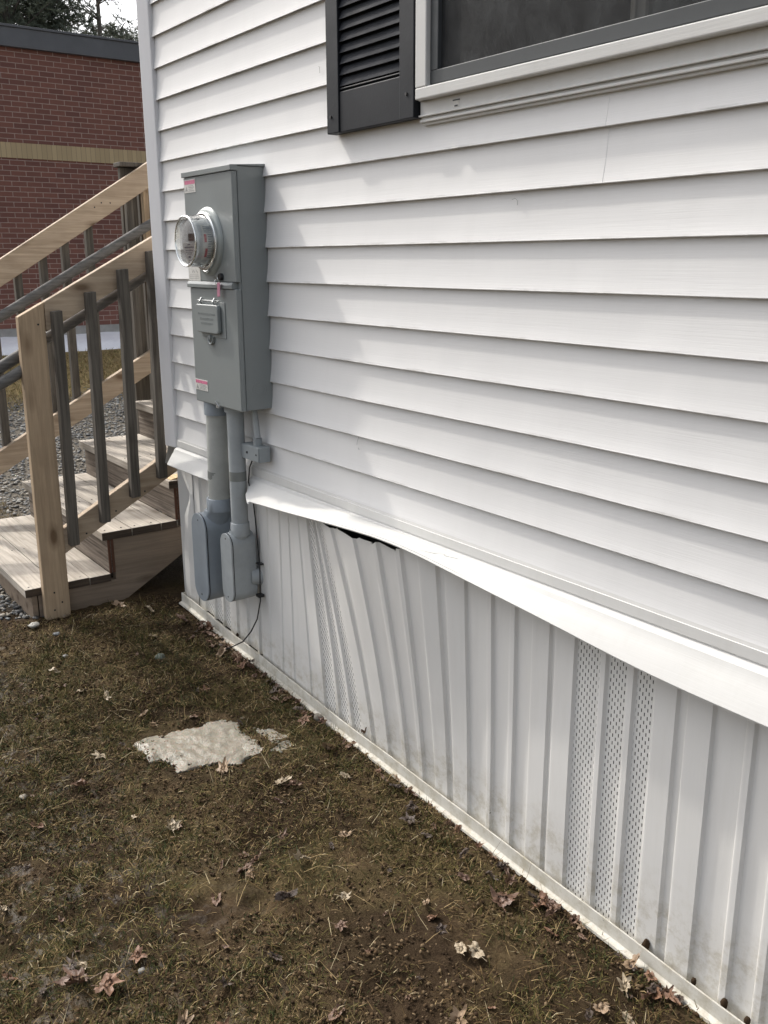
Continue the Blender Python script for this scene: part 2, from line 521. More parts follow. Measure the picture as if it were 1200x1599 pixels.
def mat_ground():
    n = NT('muddy_ground')
    v = n.coord()
    a = n.noise(v, 3.2, 6, 0.65)
    b = n.noise(v, 26, 6, 0.7)
    c = n.noise(v, 120, 4, 0.7)
    soil = n.mix(n.ramp(b, [(0.3, 0.0), (0.7, 1.0)]), (0.024, 0.014, 0.007), (0.098, 0.066, 0.035))
    soil = n.mix(n.ramp(c, [(0.45, 0.0), (0.7, 0.6)]), soil, (0.135, 0.10, 0.055))
    green = n.mix(n.ramp(c, [(0.3, 0.0), (0.7, 1.0)]), (0.030, 0.026, 0.009), (0.085, 0.070, 0.026))
    col = n.mix(n.math('MULTIPLY', n.ramp(a, [(0.42, 0.0), (0.62, 1.0)]), 0.65), soil, green)
    damp = n.ramp(n.noise(n.coord(loc=(2, 7, 0)), 2.1, 4, 0.6), [(0.46, 0.0), (0.56, 1.0)])
    col = n.mix(n.math('MULTIPLY', damp, 0.75), col, (0.026, 0.016, 0.009))
    # grit and dead turf further off
    s = n.sep(v)
    far = n.ramp(n.math('ADD', n.math('MULTIPLY', s[0], -0.1), n.math('MULTIPLY', n.noise(v, 1.3, 4), 0.1)), [(0.62, 0.0), (0.70, 1.0)])
    turf = n.mix(n.ramp(b, [(0.35, 0.0), (0.65, 1.0)]), (0.15, 0.11, 0.055), (0.36, 0.275, 0.13))
    grit = n.mix(n.ramp(c, [(0.35, 0.0), (0.65, 1.0)]), (0.06, 0.052, 0.042), (0.20, 0.18, 0.15))
    gm = n.ramp(n.math('ADD', n.math('MULTIPLY', s[0], -1.0), n.math('MULTIPLY', n.noise(v, 2.5, 4), 0.5)), [(0.55, 0.0), (0.95, 1.0)])
    col = n.mix(n.math('MULTIPLY', gm, 0.9), col, grit)
    col = n.mix(far, col, turf)
    n.col(col)
    # puddled mud shines in patches, mostly towards the open lawn
    wn_ = n.noise(n.coord(loc=(5, 2, 0)), 16, 5, 0.7)
    open_ = n.ramp(n.math('MULTIPLY', s[1], -1.0), [(0.6, 0.0), (1.0, 1.0)])
    wetm = n.math('MULTIPLY', n.ramp(wn_, [(0.52, 0.0), (0.58, 1.0)]), open_)
    n.rough(n.math('SUBTRACT', 0.92, n.math('MULTIPLY', wetm, 0.45)))
    n.l(n.math('ADD', 0.12, n.math('MULTIPLY', wetm, 0.18)), n.bsdf.inputs['Specular IOR Level'])
    b1 = n.bump(b, 0.5, 0.02)
    n.bump(c, 0.6, 0.006, b1)
    return n.mat
me.materials.append(mat_ground())
go = bpy.data.objects.new('ground', me)
C.objects.link(go)
tag(go, kind='structure')

# ------------------------------------------------------------------ the house
S = 0.1143
Z0 = 2.42
EAVE = 3.34
house = empty('mobile_home', (3.5, 0, 0), 'white vinyl sided mobile home with crumpled skirting and a charcoal window shutter', 'mobile home')

def siding_mesh(mb, x0, x1, hole=None, mapf=lambda x, y, z: (x, y, z), step=0.11, seed=0):
    """clapboard courses; y is depth (negative = proud)"""
    r = random.Random(seed)
    nseg = int((x1 - x0) / step)
    gx = [x0 + (x1 - x0) * i / nseg for i in range(nseg + 1)]
    if hole: gx = sorted(set(gx + [hole[0], hole[1]]))
    LAP = {5: 2.33, 6: 2.33, -1: 1.05, 0: 1.05, 11: 3.9, 12: 3.9, 8: 4.6, 9: 4.6} if seed == 0 else {}
    gx = sorted(set([g for g in gx] + [v_ + d_ for v_ in set(LAP.values()) for d_ in (-0.03, -0.0004, 0.0004)]))
    for k in range(-8, 15):
        zt = Z0 - S * (k - 1) + 0.004
        zl = Z0 - S * k
        seam = x0 + r.random() * 3.6
        rows = []
        prof = [(-0.0004, zt), (-0.0012, zt - 0.022), (-0.0030, zt - 0.050), (-0.0066, zt - 0.082), (-0.0114, zl + 0.0045), (-0.0124, zl + 0.0016), (-0.0115, zl),
                (-0.0085, zl + 0.0010), (-0.002, zl + 0.005)]
        for x in gx:
            w = mnoise.noise(Vector((x * 1.3, k * 3.1, seed))) * 0.0016
            dz = mnoise.noise(Vector((x * 0.9, k * 5.7, seed + 9))) * 0.0016
            se = 0.0
            if k in LAP and x < LAP[k]: se = -0.0005
            row = []
            for i, (y, z) in enumerate(prof):
                t = i / 5.0 if i < 5 else 1.0
                row.append(mapf(x, y + w * t + se, z + dz * t))
            rows.append(row)
        for i in range(len(gx) - 1):
            xm = (gx[i] + gx[i + 1]) / 2
            if hole and hole[0] < xm < hole[1] and zl >= hole[2] - 0.001: continue
            mb.strip([rows[i], rows[i + 1]])

XC = -0.083          # outer corner of the house
XR = 9.0
WD = 4.2
mb = MB()
siding_mesh(mb, -0.006, XR, hole=(1.745, 3.34, 1.95))
mb.build('siding', M['siding'], house, smooth=True, sharp=25)
mb = MB()
siding_mesh(mb, 0.06, WD, mapf=lambda s, y, z: (XC + 0.012 + y, s, z), step=0.6, seed=4)
siding_mesh(mb, 0.06, WD, mapf=lambda s, y, z: (XR - y, s, z), step=0.6, seed=5)
siding_mesh(mb, 0.0, XR, mapf=lambda s, y, z: (s, WD - y, z), step=0.9, seed=6)
mb.build('end_siding', M['siding'], house, smooth=True, sharp=25)
# corner post, turned very slightly so that its broad face looks along the wall
mb = MB()
mb.prism([(XC, -0.0305), (XC + 0.004, -0.034), (-0.008, -0.0215), (-0.001, -0.0195), (-0.001, -0.002), (-0.012, 0.004), (XC + 0.012, 0.006), (XC, 0.055), (XC - 0.012, 0.055), (XC - 0.012, -0.028)],
         'z', 0.792, EAVE)
mb.build('corner_post', M['post'], house, bevel=0.0015)
# inner shell, floor and roof
mb = MB()
t = 0.012
mb.box(XC + 0.03, 1.75, 0.004, 0.06, 0.80, EAVE)
mb.box(3.335, XR - 0.02, 0.004, 0.06, 0.80, EAVE)
mb.box(1.75, 3.335, 0.006, 0.06, 0.80, 1.955)
mb.box(1.75, 3.335, 0.006, 0.06, 2.98, EAVE)
mb.box(XC + 0.03, 0.02, 0.062, WD - 0.02, 0.80, EAVE)
mb.box(XR - 0.08, XR - 0.02, 0.062, WD - 0.02, 0.80, EAVE)
mb.box(0.022, XR - 0.082, WD - 0.08, WD - 0.02, 0.80, EAVE)
mb.box(0.022, XR - 0.082, 0.062, WD - 0.082, 0.80, 0.86)
mb.build('wall_core', M['room'], house)
mb = MB()
mb.prism([(-0.07, EAVE + 0.002), (-0.07, EAVE + 0.13), (WD / 2, EAVE + 0.62), (WD + 0.07, EAVE + 0.13), (WD + 0.07, EAVE + 0.002)], 'x', XC - 0.10, XR + 0.1)
mb.build('roof', M['roof'], house)

# -- starter strip and flared ledge trim
def trim_rows(xs_, edge, root_z=0.792):
    rows = []
    for x in xs_:
        y, z = edge(x)
        L = [(-0.013, 0.835), (-0.0150, 0.8268), (-0.0170, 0.8255), (-0.0178, 0.801), (-0.0150, 0.7985), (-0.0152, 0.7955), (-0.0185, 0.7925)]
        n = 7
        for i in range(1, n + 1):
            t = i / n
            bow = math.sin(math.pi * t) * 0.0022 + (0.004 if i == 1 else 0.0)
            L.append((lerp(-0.0185, y, t) - bow * 0.6, lerp(0.7925, z, t) + bow * 0.8))
        L.append((y + 0.001, z - 0.0035)); L.append((y + 0.004, z - 0.0035)); L.append((y + 0.008, z + 0.004))
        rows.append([(x + (0.0 if i < 7 else 0.0), a, b) for i, (a, b) in enumerate(L)])
    return rows
E1 = [(-0.03, -0.070, 0.727), (0.2, -0.071, 0.728), (0.41, -0.070, 0.731), (0.6, -0.070, 0.733)]
E2 = [(0.70, -0.080, 0.716), (0.75, -0.085, 0.720), (0.80, -0.085, 0.724), (1.0, -0.088, 0.738), (1.28, -0.100, 0.768), (1.50, -0.118, 0.788), (1.72, -0.108, 0.796),
      (1.95, -0.092, 0.770), (2.20, -0.082, 0.744), (2.57, -0.075, 0.713), (2.88, -0.075, 0.706), (3.5, -0.072, 0.70), (9.1, -0.07, 0.70)]
def edge_f(tab):
    ax = [a[0] for a in tab]
    return lambda x: (float(np.interp(x, ax, [a[1] for a in tab])), float(np.interp(x, ax, [a[2] for a in tab])))
def smooth_edge(tab):
    f = edge_f(tab)
    def g(x):
        k = [f(x + d) for d in (-0.12, -0.06, 0, 0.06, 0.12)]
        return (sum(a[0] for a in k) / 5, sum(a[1] for a in k) / 5 + 0.0012 * math.sin(x * 9))
    return g
g1 = edge_f(E1); g2 = smooth_edge(E2)
mb = MB()
rows = trim_rows([0.0, 0.08, 0.16, 0.3, 0.45, 0.56], g1)
# mitred left end: the lower edge runs out past the corner
for i, row in enumerate(rows[:1]):
    rows[0] = [(x + 0.010 * max(0, (0.7925 - z)) / 0.065, y, z) if z < 0.7925 else (x, y, z) for (x, y, z) in row]
mb.strip(rows)
mb.build('ledge_trim', M['trim'], house, smooth=True, sharp=16)
xs2 = [0.69 + 0.02 * i for i in range(10)] + [0.9 + 0.05 * i for i in range(50)] + [3.6, 4.2, 5, 6, 7, 8, 9.08]
rows = trim_rows(xs2, g2)
for i in range(5):   # torn, curled left end: lower edge pushed right, as if peeled away
    k = 1 - i / 5
    rows[i] = [(x + k * 0.085 * (max(0, 0.7925 - z) / 0.07) ** 1.6, y - 0.010 * k * (1 if z < 0.75 else 0), z) for (x, y, z) in rows[i]]
mb = MB(); mb.strip(rows)
mb.build('ledge_trim', M['trim'], house, smooth=True, sharp=16)
# missing length between: the exposed starter strip
mb = MB()
mb.prism([(-0.0125, 0.765), (-0.0125, 0.828), (-0.006, 0.829), (-0.006, 0.765)], 'x', 0.562, 0.688)
mb.build('starter_strip', M['skirt'], house)
# end-wall ledge
mb = MB()
mb.strip([[(XC - 0.001 + p[1] + 0.0, -0.01 + 0.0 if s == 0 else 4.2, p[2]) for p in rows[-1]] for s in (0, 1)])
mb.build('ledge_trim', M['trim'], house, smooth=True, sharp=16)

# -- skirting: modules of .391 m, each its own panel; tops pushed out and sideways in the crumpled part
MOD = [(0.0, 1), (0.065, 0), (0.144, 1), (0.163, 0), (0.226, 1), (0.246, 0), (0.304, 1), (0.365, 0), (0.391, 0)]
# top x for a bottom x in the crumpled part, and how far the top is pushed out
SH = [(0.60, 0.0), (0.70, 0.025), (0.80, 0.022), (0.90, 0.012), (1.02, -0.030), (1.11, -0.058), (1.197, -0.085), (1.311, -0.150), (1.416, -0.145), (1.498, -0.095),
      (1.552, -0.060), (1.622, -0.050), (1.705, -0.025), (1.793, -0.010), (1.88, -0.008), (1.936, -0.006), (2.0, -0.004), (2.1, -0.002), (2.25, 0.0)]
PU = [(0.60, 0.0), (0.80, -0.006), (0.95, -0.004), (1.11, -0.014), (1.197, -0.012), (1.311, -0.030), (1.416, -0.066), (1.498, -0.086), (1.552, -0.090), (1.622, -0.088), (1.705, -0.080),
      (1.793, -0.068), (1.88, -0.042), (1.936, -0.026), (2.0, -0.020), (2.1, -0.013), (2.25, -0.006), (2.4, 0.0)]
TOPZ = [(0.6, 0.79), (0.9, 0.755), (1.1, 0.742), (1.197, 0.743), (1.3, 0.745), (1.416, 0.754), (1.498, 0.757), (1.552, 0.760), (1.622, 0.763), (1.705, 0.769), (1.76, 0.777), (1.8, 0.79), (1.86, 0.79), (2.2, 0.79)]
DEP = 0.0090
def skirt_point(s, lvl, t, z_b, flat=1.0):
    """s = metres along at the base, lvl 1 raised/0 recessed, t = 0 base .. 1 top"""
    e = t ** 1.25
    x = s + interp(s, SH) * e
    zt = interp(s, TOPZ) + ((0.003 * math.sin(s * 47) - 0.009 * (((s - 1.31) / 0.0815) % 1.0) + 0.004) if 1.15 < s < 1.74 else 0)
    y = interp(s, PU) * e - DEP * lvl * flat
    z = lerp(z_b, zt, t)
    wob = mnoise.noise(Vector((s * 3.0, t * 1.6, 2.2))) * 0.0035
    return (x, y + wob, z)

def panel(start, vent, x_lo=None, x_hi=None, yoff=0.0, flat=1.0, label=None, topz=None):
    mb = MB(); uvs = []
    pts = []
    rad = 0.006
    for i, (s, lv) in enumerate(MOD[:-1]):
        nx_ = MOD[i + 1][0]
        prev = MOD[i - 1][1] if i else 0
        if lv != prev:
            if lv:      # step out: a tight rolled bead
                pts += [((s - 0.0012 if i else s), 0.0), (s + 0.0008, 0.72), (s + 0.0022, 0.90), (s + 0.0045, 0.98), (s + 0.0075, 1.0)]
            else:       # step in: a sloping cheek
                pts += [(s, 1.0), (s + 0.0048, 0.06), (s + 0.0066, 0.0)]
        else:
            pts.append((s, lv))
        w = nx_ - s
        nsub = 3 if w > 0.04 else 1
        for q in range(1, nsub + 1):
            xx = s + w * q / (nsub + 1)
            if xx > pts[-1][0] + 0.001: pts.append((xx, lv))
    pts.append((0.391, 0))
    pts = [(start + a, b) for a, b in pts]
    if x_lo is not None: pts = [p for p in pts if p[0] >= x_lo - 1e-6]
    if x_hi is not None: pts = [p for p in pts if p[0] <= x_hi + 1e-6]
    T = [0, 0.06, 0.15, 0.3, 0.45, 0.6, 0.75, 0.88, 1.0]
    vs, fs, ms = [], [], []
    for t in T:
        for (s, lv) in pts:
            x, y, z = skirt_point(s, lv, t, zb(s) + 0.012, flat)
            if topz is not None and t == 1.0: z = topz
            vs.append((x, y + yoff, z)); uvs.append((s, z))
    n = len(pts)
    for i in range(len(T) - 1):
        for j in range(n - 1):
            fs.append((i * n + j, i * n + j + 1, (i + 1) * n + j + 1, (i + 1) * n + j))
            sm = (pts[j][0] + pts[j + 1][0]) / 2 - start
            vent_here = vent and any(a + 0.0069 < sm < b - 0.0005 for a, b in ((0.065, 0.144), (0.163, 0.226), (0.246, 0.304)))
            ms.append(1 if vent_here else 0)
    mb.v = vs; mb.f = fs; mb.m = ms
    o = mb.build('skirting_panel', [M['skirt'], M['vent']], house, smooth=True, sharp=28)
    uvl = o.data.uv_layers.new(name='UVMap')
    for lp in o.data.loops:
        uvl.data[lp.index].uv = uvs[lp.vertex_index]
    if label: o['label'] = label
    return o


p0 = panel(0.096, True, yoff=0.012, label='vented skirting panel behind the conduits')
panel(0.487, False, x_hi=0.80, yoff=0.012)
panel(0.700, False, flat=0.45, yoff=-0.006, label='plain skirting panel that laps over its neighbour beside the conduits')
panel(1.091, True, label='vented skirting panel leaning and squeezed at the top')
panel(1.482, False, label='bowed skirting panel pulled out from under the ledge trim')
panel(1.873, False)
panel(2.264 - 0.009, True, label='vented skirting panel with three bands of slots')
s0 = 2.646
i = 0
while s0 < 9.0:
    panel(s0, i % 3 == 2, x_hi=9.0)
    s0 += 0.391; i += 1
# bent flap of skirting at the corner
mb = MB()
prof = [(0.74, -0.06, 0.010), (0.663, -0.006, 0.004), (0.60, 0.076, -0.002), (0.575, 0.074, -0.004), (0.493, 0.026, -0.010), (0.32, 0.002, -0.012), (0.085, -0.004, -0.012)]
mb.strip([[(x - 0.004, y + 0.022, z), (x, y, z), (lerp(x, 0.105, 0.45), y * 0.5 - 0.006, z), (0.105, -0.0010, z)] for (z, x, y) in prof])
mb.build('corner_flashing', M['skirt'], house)
mb = MB()
mb.prism([(XC - 0.004, 0.016), (XC - 0.004, 0.022), (0.13, 0.185), (0.13, 0.178)], 'z', 0.05, 0.79)
mb.box(XC - 0.004, XC + 0.002, 0.037, WD - 0.01, 0.02, 0.79)
mb.box(XR - 0.004, XR + 0.002, 0.037, WD - 0.01, -0.2, 0.79)
mb.box(XC, XR, WD - 0.03, WD - 0.024, -0.2, 0.79)
mb.build('end_skirting', M['skirt'], house)
# dark-coloured timber rim, and a near-black sheet standing for shade behind the skirting
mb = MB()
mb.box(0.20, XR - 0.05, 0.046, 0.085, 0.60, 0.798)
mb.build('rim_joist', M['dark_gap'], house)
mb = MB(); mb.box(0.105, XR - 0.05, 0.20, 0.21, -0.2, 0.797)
mb.build('dark_backing', M['dark_gap'], house)

# -- bottom track
mb = MB()
txs = [-0.02, 0.05] + [0.1 * i for i in range(1, 36)] + [4, 5, 6, 7, 8, 9]
rows = []
for x in txs:
    b = zb(x) + 0.0012 * math.sin(x * 13) ; h = 0.0445
    w = -0.0015 * math.sin(x * 5.1)
    P = [(-0.046, b - 0.006), (-0.0445, b + 0.0005), (-0.033, b + 0.0035), (-0.0305, b + 0.006), (-0.0300, b + h - 0.002), (-0.0285, b + h), (-0.0262, b + h - 0.001), (-0.0262, b + h - 0.006),
         (-0.0275, b + 0.010), (0.010, b + 0.008)]
    rows.append([(x, y + w, z) for y, z in P])
mb.strip(rows)
b = zb(-0.02)
mb.add([(-0.021, -0.030, b), (-0.021, -0.030, b + 0.044), (-0.021, 0.012, b + 0.044), (-0.021, 0.012, b)], [(0, 1, 2, 3)])
mb.build('skirting_track', M['track'], house, smooth=True, sharp=30)

# -- small scuffs and scratches on the boards
for pts in (((2.052, 1.716), (2.062, 1.719), (2.070, 1.713), (2.071, 1.703)), ((1.40, 1.055), (1.388, 1.03), (1.386, 1.02)), ((1.392, 1.012), (1.398, 1.006)), ((1.205, 2.135), (1.212, 2.132), (1.213, 2.115))):
    q = MB(); q.tube([(x, -0.0105, z) for x, z in pts], 0.0007, 6)
    q.build('scuff', M['sticker_grey'], house)
# -- window
win_z0, win_z1, wx0, wx1 = 1.915, 2.98, 1.712, 3.36
w = MB()
# outer channel (two small ridges), flat flashing, proud frame face
def wframe(mb, d0, d1, y0, y1, mi=0):
    """rectangular ring between inset d0 and d1 from the outer size, from y0 (front) to y1"""
    x0, x1, z0, z1 = wx0 + d0, wx1 - d0, win_z0 + d0, win_z1 - d0
    X0, X1, ZZ0, ZZ1 = wx0 + d1, wx1 - d1, win_z0 + d1, win_z1 - d1
    mb.box(x0, x1, y0, y1, z0, ZZ0, mi)
    mb.box(x0, x1, y0, y1, ZZ1, z1, mi)
    mb.box(x0, X0, y0, y1, ZZ0, ZZ1, mi)
    mb.box(X1, x1, y0, y1, ZZ0, ZZ1, mi)
mbw = MB()
mbw.box(wx0, wx1, -0.016, 0.004, 1.915, 1.9215)
mbw.box(wx0, wx1, -0.0245, 0.004, 1.9215, 1.9275)
mbw.box(wx0, wx1, -0.019, 0.004, 1.9275, 1.934)
mbw.box(wx0, wx1, -0.0285, 0.004, 1.934, 1.9385)
mbw.box(wx0, wx1, -0.022, 0.004, 1.9385, 1.9725)
mbw.box(wx0, wx0 + 0.030, -0.0285, 0.004, 1.9725, 2.975)
mbw.build('window_channel', M['trim'], house, bevel=0.0012)
win = MB()
win.box(wx0 + 0.010, wx1, -0.048, 0.03, 1.9725, 2.000)
win.box(wx0 + 0.010, wx0 + 0.054, -0.048, 0.03, 2.000, 2.975)
win.box(wx1 - 0.044, wx1, -0.048, 0.03, 2.000, 2.975)
win.box(wx0 + 0.054, wx1 - 0.044, -0.048, 0.03, 2.935, 2.975)
wf = win.build('window', M['trim'], house, bevel=0.003)
sx0, sx1, sz0, sz1 = wx0 + 0.056, wx1 - 0.046, 2.0035, 2.933
sa = MB()
sa.box(sx0, sx1, -0.036, -0.012, sz0, sz0 + 0.032)
sa.box(sx0, sx1, -0.036, -0.012, sz1 - 0.032, sz1)
sa.box(sx0, sx0 + 0.030, -0.036, -0.012, sz0 + 0.032, sz1 - 0.032)
sa.box(sx1 - 0.030, sx1, -0.036, -0.012, sz0 + 0.032, sz1 - 0.032)
sa.build('sash', M['sash'], wf, bevel=0.002)
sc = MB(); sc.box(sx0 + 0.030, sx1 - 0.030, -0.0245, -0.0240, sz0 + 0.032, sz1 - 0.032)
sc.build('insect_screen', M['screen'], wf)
pn = MB(); pn.box(sx0 + 0.002, sx1 - 0.002, 0.002, 0.006, sz0 + 0.002, sz1 - 0.002)
pn.build('pane', M['pane'], wf)
mu = MB(); mu.box(2.372, 2.412, -0.006, 0.020, sz0 + 0.003, sz1 - 0.003)
mu.box(2.384, 2.390, -0.010, -0.006, sz0 + 0.003, sz1 - 0.003)
mu.build('meeting_stile', M['curtain'], wf, bevel=0.002)
cu = MB()
for k in range(26):
    x = 1.765 + 0.0035 * k
cu.strip([[(1.752 + 0.0038 * k, 0.028 + 0.004 * math.sin(k * 1.1), z) for k in range(20)] for z in (1.985, 2.4, 2.95)])
cu.build('curtain', M['curtain'], wf, smooth=True)
wh = MB()
wh.box(1.846, 1.866, -0.0232, -0.0215, 1.943, 1.958)
wh.build('weep_hole_cover', M['sticker_white'], house)
wh = MB()
wh.box(1.8435, 1.8685, -0.0240, -0.0222, 1.9575, 1.9605)
wh.box(1.850, 1.862, -0.0238, -0.0225, 1.944, 1.9475)
wh.build('weep_hole', M['sash'], house)

# -- shutter
shx0, shx1, shz0, shz1 = 1.293, 1.706, 1.934, 3.02
sh = MB()
def beadboard(mb, x0, x1, y0, y1, z0, z1): mb.box(x0, x1, y0, y1, z0, z1)
sh.box(shx0, shx0 + 0.062, -0.040, -0.006, shz0, shz1)
sh.box(shx1 - 0.062, shx1, -0.040, -0.006, shz0, shz1)
sh.box(shx0 + 0.062, shx1 - 0.062, -0.036, -0.006, shz0, shz0 + 0.108)
sh.box(shx0 + 0.062, shx1 - 0.062, -0.038, -0.006, shz1 - 0.09, shz1)
sh.box(shx0 + 0.062, shx1 - 0.062, -0.030, -0.006, shz0 + 0.108, shz0 + 0.1125)
sh.box(shx0 + 0.062, shx1 - 0.062, -0.035, -0.006, shz0 + 0.1125, shz0 + 0.118)
sh.box(shx0 + 0.062, shx1 - 0.062, -0.016, -0.0065, shz0 + 0.118, shz1 - 0.09)
sho = sh.build('shutter', M['shutter'], house, bevel=0.0025)
lv = MB()
z = shz0 + 0.121
while z < shz1 - 0.1:
    lv.prism([(-0.0165, z + 0.028), (-0.0175, z + 0.0305), (-0.026, z + 0.0225), (-0.034, z + 0.0040), (-0.0355, z + 0.001), (-0.0330, z), (-0.0165, z + 0.006)], 'x', shx0 + 0.0625, shx1 - 0.0625)
    z += 0.0288
lo = lv.build('louvers', mat_simple('louver_charcoal', (0.024, 0.026, 0.031), 0.85, 0, 0.2, 14, 0.3, 140, 0.001, spec=0.15), sho, smooth=True, sharp=50)
sc = MB()
for (x, zz) in ((shx0 + 0.022, shz0 + 0.045), (shx1 - 0.03, shz0 + 0.06)):
    sc = MB()
    sc.tube([(x, -0.0395, zz), (x, -0.0432, zz)], 0.0045, 10)
    sc.build('screw', M['black'], sho)

# ------------------------------------------------------------------ the meter box
CX0, CX1, CY, CZ0, CZ1 = 0.476, 0.850, -0.131, 1.068, 1.880
meter = empty('electric_meter_box', (0.66, 0, CZ0), 'grey steel electric meter box with a round glass meter, fixed to the white siding', 'meter box')
b = MB()
b.box(CX0 + 0.004, CX1 - 0.003, CY + 0.016, -0.004, CZ0, CZ1)
b.build('cabinet', M['cabinet'], meter, bevel=0.002)
b = MB()
b.box(CX0, CX1, CY, CY + 0.020, 1.507, CZ1 - 0.016)
b.build('upper_cover', M['cabinet'], meter, bevel=0.004, seg=3)
b = MB()
b.box(CX0 + 0.006, CX1, CY, CY + 0.020, CZ0 - 0.002, 1.484)
b.build('lower_cover', M['cabinet'], meter, bevel=0.004, seg=3)
b = MB()
b.prism([(CY - 0.0075, 1.486), (CY - 0.0075, 1.497), (CY - 0.003, 1.5065), (CY + 0.018, 1.5065), (CY + 0.018, 1.4845), (CY - 0.006, 1.4845)], 'x', CX0 - 0.002, CX1 - 0.02)
b.build('cover_lip', M['cabinet'], meter, bevel=0.0015)
b = MB()
b.prism([(CY - 0.006, CZ1 - 0.0155), (CY - 0.006, CZ1 + 0.002), (-0.004, CZ1 + 0.010), (-0.004, CZ1 + 0.0005), (CY + 0.022, CZ1 + 0.0005), (CY + 0.022, CZ1 - 0.0155)], 'x', CX0 - 0.005, CX1 + 0.003)
b.build('rain_cap', M['cabinet'], meter, bevel=0.0015)
b = MB()   # side seam
b.box(CX1 - 0.0028, CX1 + 0.0012, CY + 0.0215, CY + 0.0245, CZ0, CZ1 - 0.018)
b.build('seam', M['cabinet'], meter)
b = MB()
for r0, r1 in ((0.0265, 0.0280), (0.0175, 0.0185)):
    n = 40
    vs, fs = [], []
    for k in range(n):
        a = 2 * math.pi * k / n
        for (r, dx) in ((r0, 0), (r0, 0.0008), (r1, 0.0008), (r1, 0)):
            vs.append((CX1 - 0.003 + dx, -0.055 + r * math.cos(a), 1.139 + r * math.sin(a)))
    for k in range(n):
        k2 = (k + 1) % n
        for q in range(3): fs.append((k * 4 + q, k * 4 + q + 1, k2 * 4 + q + 1, k2 * 4 + q))
    b.add(vs, fs)
b.build('knockout', M['cabinet'], meter, smooth=True)
MC = (0.655, 1.643)
b = MB()
b.lathe([(0.116, CY - 0.0005), (0.1135, CY - 0.006), (0.107, CY - 0.0105), (0.100, CY - 0.0125), (0.094, CY - 0.0125), (0.094, CY + 0.004)], MC, 72)
b.build('meter_hub', M['hub'], meter, smooth=True, sharp=60)
b = MB()
b.lathe([(0.0985, CY - 0.012), (0.0995, CY - 0.016), (0.0985, CY - 0.021), (0.094, CY - 0.0235), (0.0885, CY - 0.0235), (0.0880, CY - 0.012)], MC, 72)
b.tube([(MC[0] - 0.01, CY - 0.018, MC[1] - 0.099), (MC[0] + 0.012, CY - 0.02, MC[1] - 0.102), (MC[0] + 0.03, CY - 0.018, MC[1] - 0.097)], 0.004, 8)
b.build('meter_ring', M['steel'], meter, smooth=True, sharp=40)
FY = -0.220
b = MB()
th = 0.0015
outer = [(0.0876, CY - 0.014), (0.0866, CY - 0.05), (0.0850, FY + 0.010), (0.0862, FY + 0.005), (0.0856, FY + 0.001), (0.0820, FY - 0.0015), (0.0785, FY + 0.001), (0.070, FY + 0.004), (0.0003, FY + 0.003)]
inner = [(0.0003, FY + 0.003 + th), (0.070, FY + 0.004 + th), (0.0790, FY + 0.005), (0.0828, FY + 0.010), (0.0850, CY - 0.05), (0.0860, CY - 0.014)]
b.lathe(outer + inner, MC, 72, closed=True)
b.build('meter_glass', M['glass'], meter, smooth=True, sharp=50)
b = MB()   # grey bezel and body of the register inside
b.lathe([(0.0003, FY + 0.020), (0.066, FY + 0.020), (0.0695, FY + 0.022), (0.0710, FY + 0.032), (0.0710, CY - 0.022), (0.080, CY - 0.018), (0.080, CY - 0.012)], MC, 64)
rg = b.build('register', M['meter_plate'], meter, smooth=True, sharp=35)
b = MB()
b.box(MC[0] - 0.008, MC[0] + 0.047, FY + 0.0165, FY + 0.0205, MC[1] + 0.002, MC[1] + 0.026)
b.build('display', M['lcd'], rg, bevel=0.001)
b = MB()
pts = [(-0.056, 0.0), (0.056, 0.0), (0.050, -0.020), (0.034, -0.042), (0.016, -0.058), (-0.016, -0.058), (-0.034, -0.042), (-0.050, -0.020)]
b.prism([(MC[0] + x, MC[1] - 0.004 + z) for x, z in pts], 'y', FY + 0.0155, FY + 0.0198)
b.build('name_plate', M['sticker_white'], rg, bevel=0.001)
b = MB()
for (x0, x1, z0, z1) in ((-0.036, 0.036, -0.022, -0.0175), (-0.03, 0.03, -0.031, -0.029), (-0.026, 0.026, -0.037, -0.035), (-0.02, 0.02, -0.043, -0.041), (-0.008, 0.008, -0.056, -0.049), (-0.01, 0.01, -0.012, -0.009)):
    b.box(MC[0] + x0, MC[0] + x1, FY + 0.0146, FY + 0.0152, MC[1] + z0, MC[1] + z1)
b.build('printed_lines', M['meter_print'], rg)
b = MB()
b.lathe([(0.0835 + 0.0032 * math.cos(q), FY + 0.003 + 0.0032 * math.sin(q)) for q in np.linspace(0, 2 * math.pi, 9)[:-1]], MC, 72, closed=True)
b.build('cover_rim', M['steel'], meter, smooth=True)
# labels wrapped round the inside of the glass
def wrap(mb, r, a0, a1, y0, y1, n=10, mi=0):
    vs = []
    for i in range(n + 1):
        a = lerp(a0, a1, i / n)
        for y in (y0, y1):
            vs.append((MC[0] + r * math.cos(a), y, MC[1] + r * math.sin(a)))
    mb.add(vs, [(2 * i, 2 * i + 1, 2 * i + 3, 2 * i + 2) for i in range(n)], mi)
b = MB()
wrap(b, 0.0812, -0.85, 0.72, CY - 0.058, CY - 0.018, 20)
wl = b.build('meter_label', M['sticker_white'], meter, smooth=True)
b = MB()
wrap(b, 0.0818, -0.05, 0.28, CY - 0.054, CY - 0.045, 6, 0)
wrap(b, 0.0818, -0.70, -0.30, CY - 0.050, CY - 0.041, 6, 0)
for k in range(14):
    a = -0.72 + 0.098 * k
    wrap(b, 0.0817, a, a + 0.022, CY - 0.040, CY - 0.022 - 0.004 * (k % 3), 2, 1)
for k in range(4):
    wrap(b, 0.0817, 0.36 + 0.08 * k, 0.385 + 0.08 * k, CY - 0.053, CY - 0.024, 2, 1)
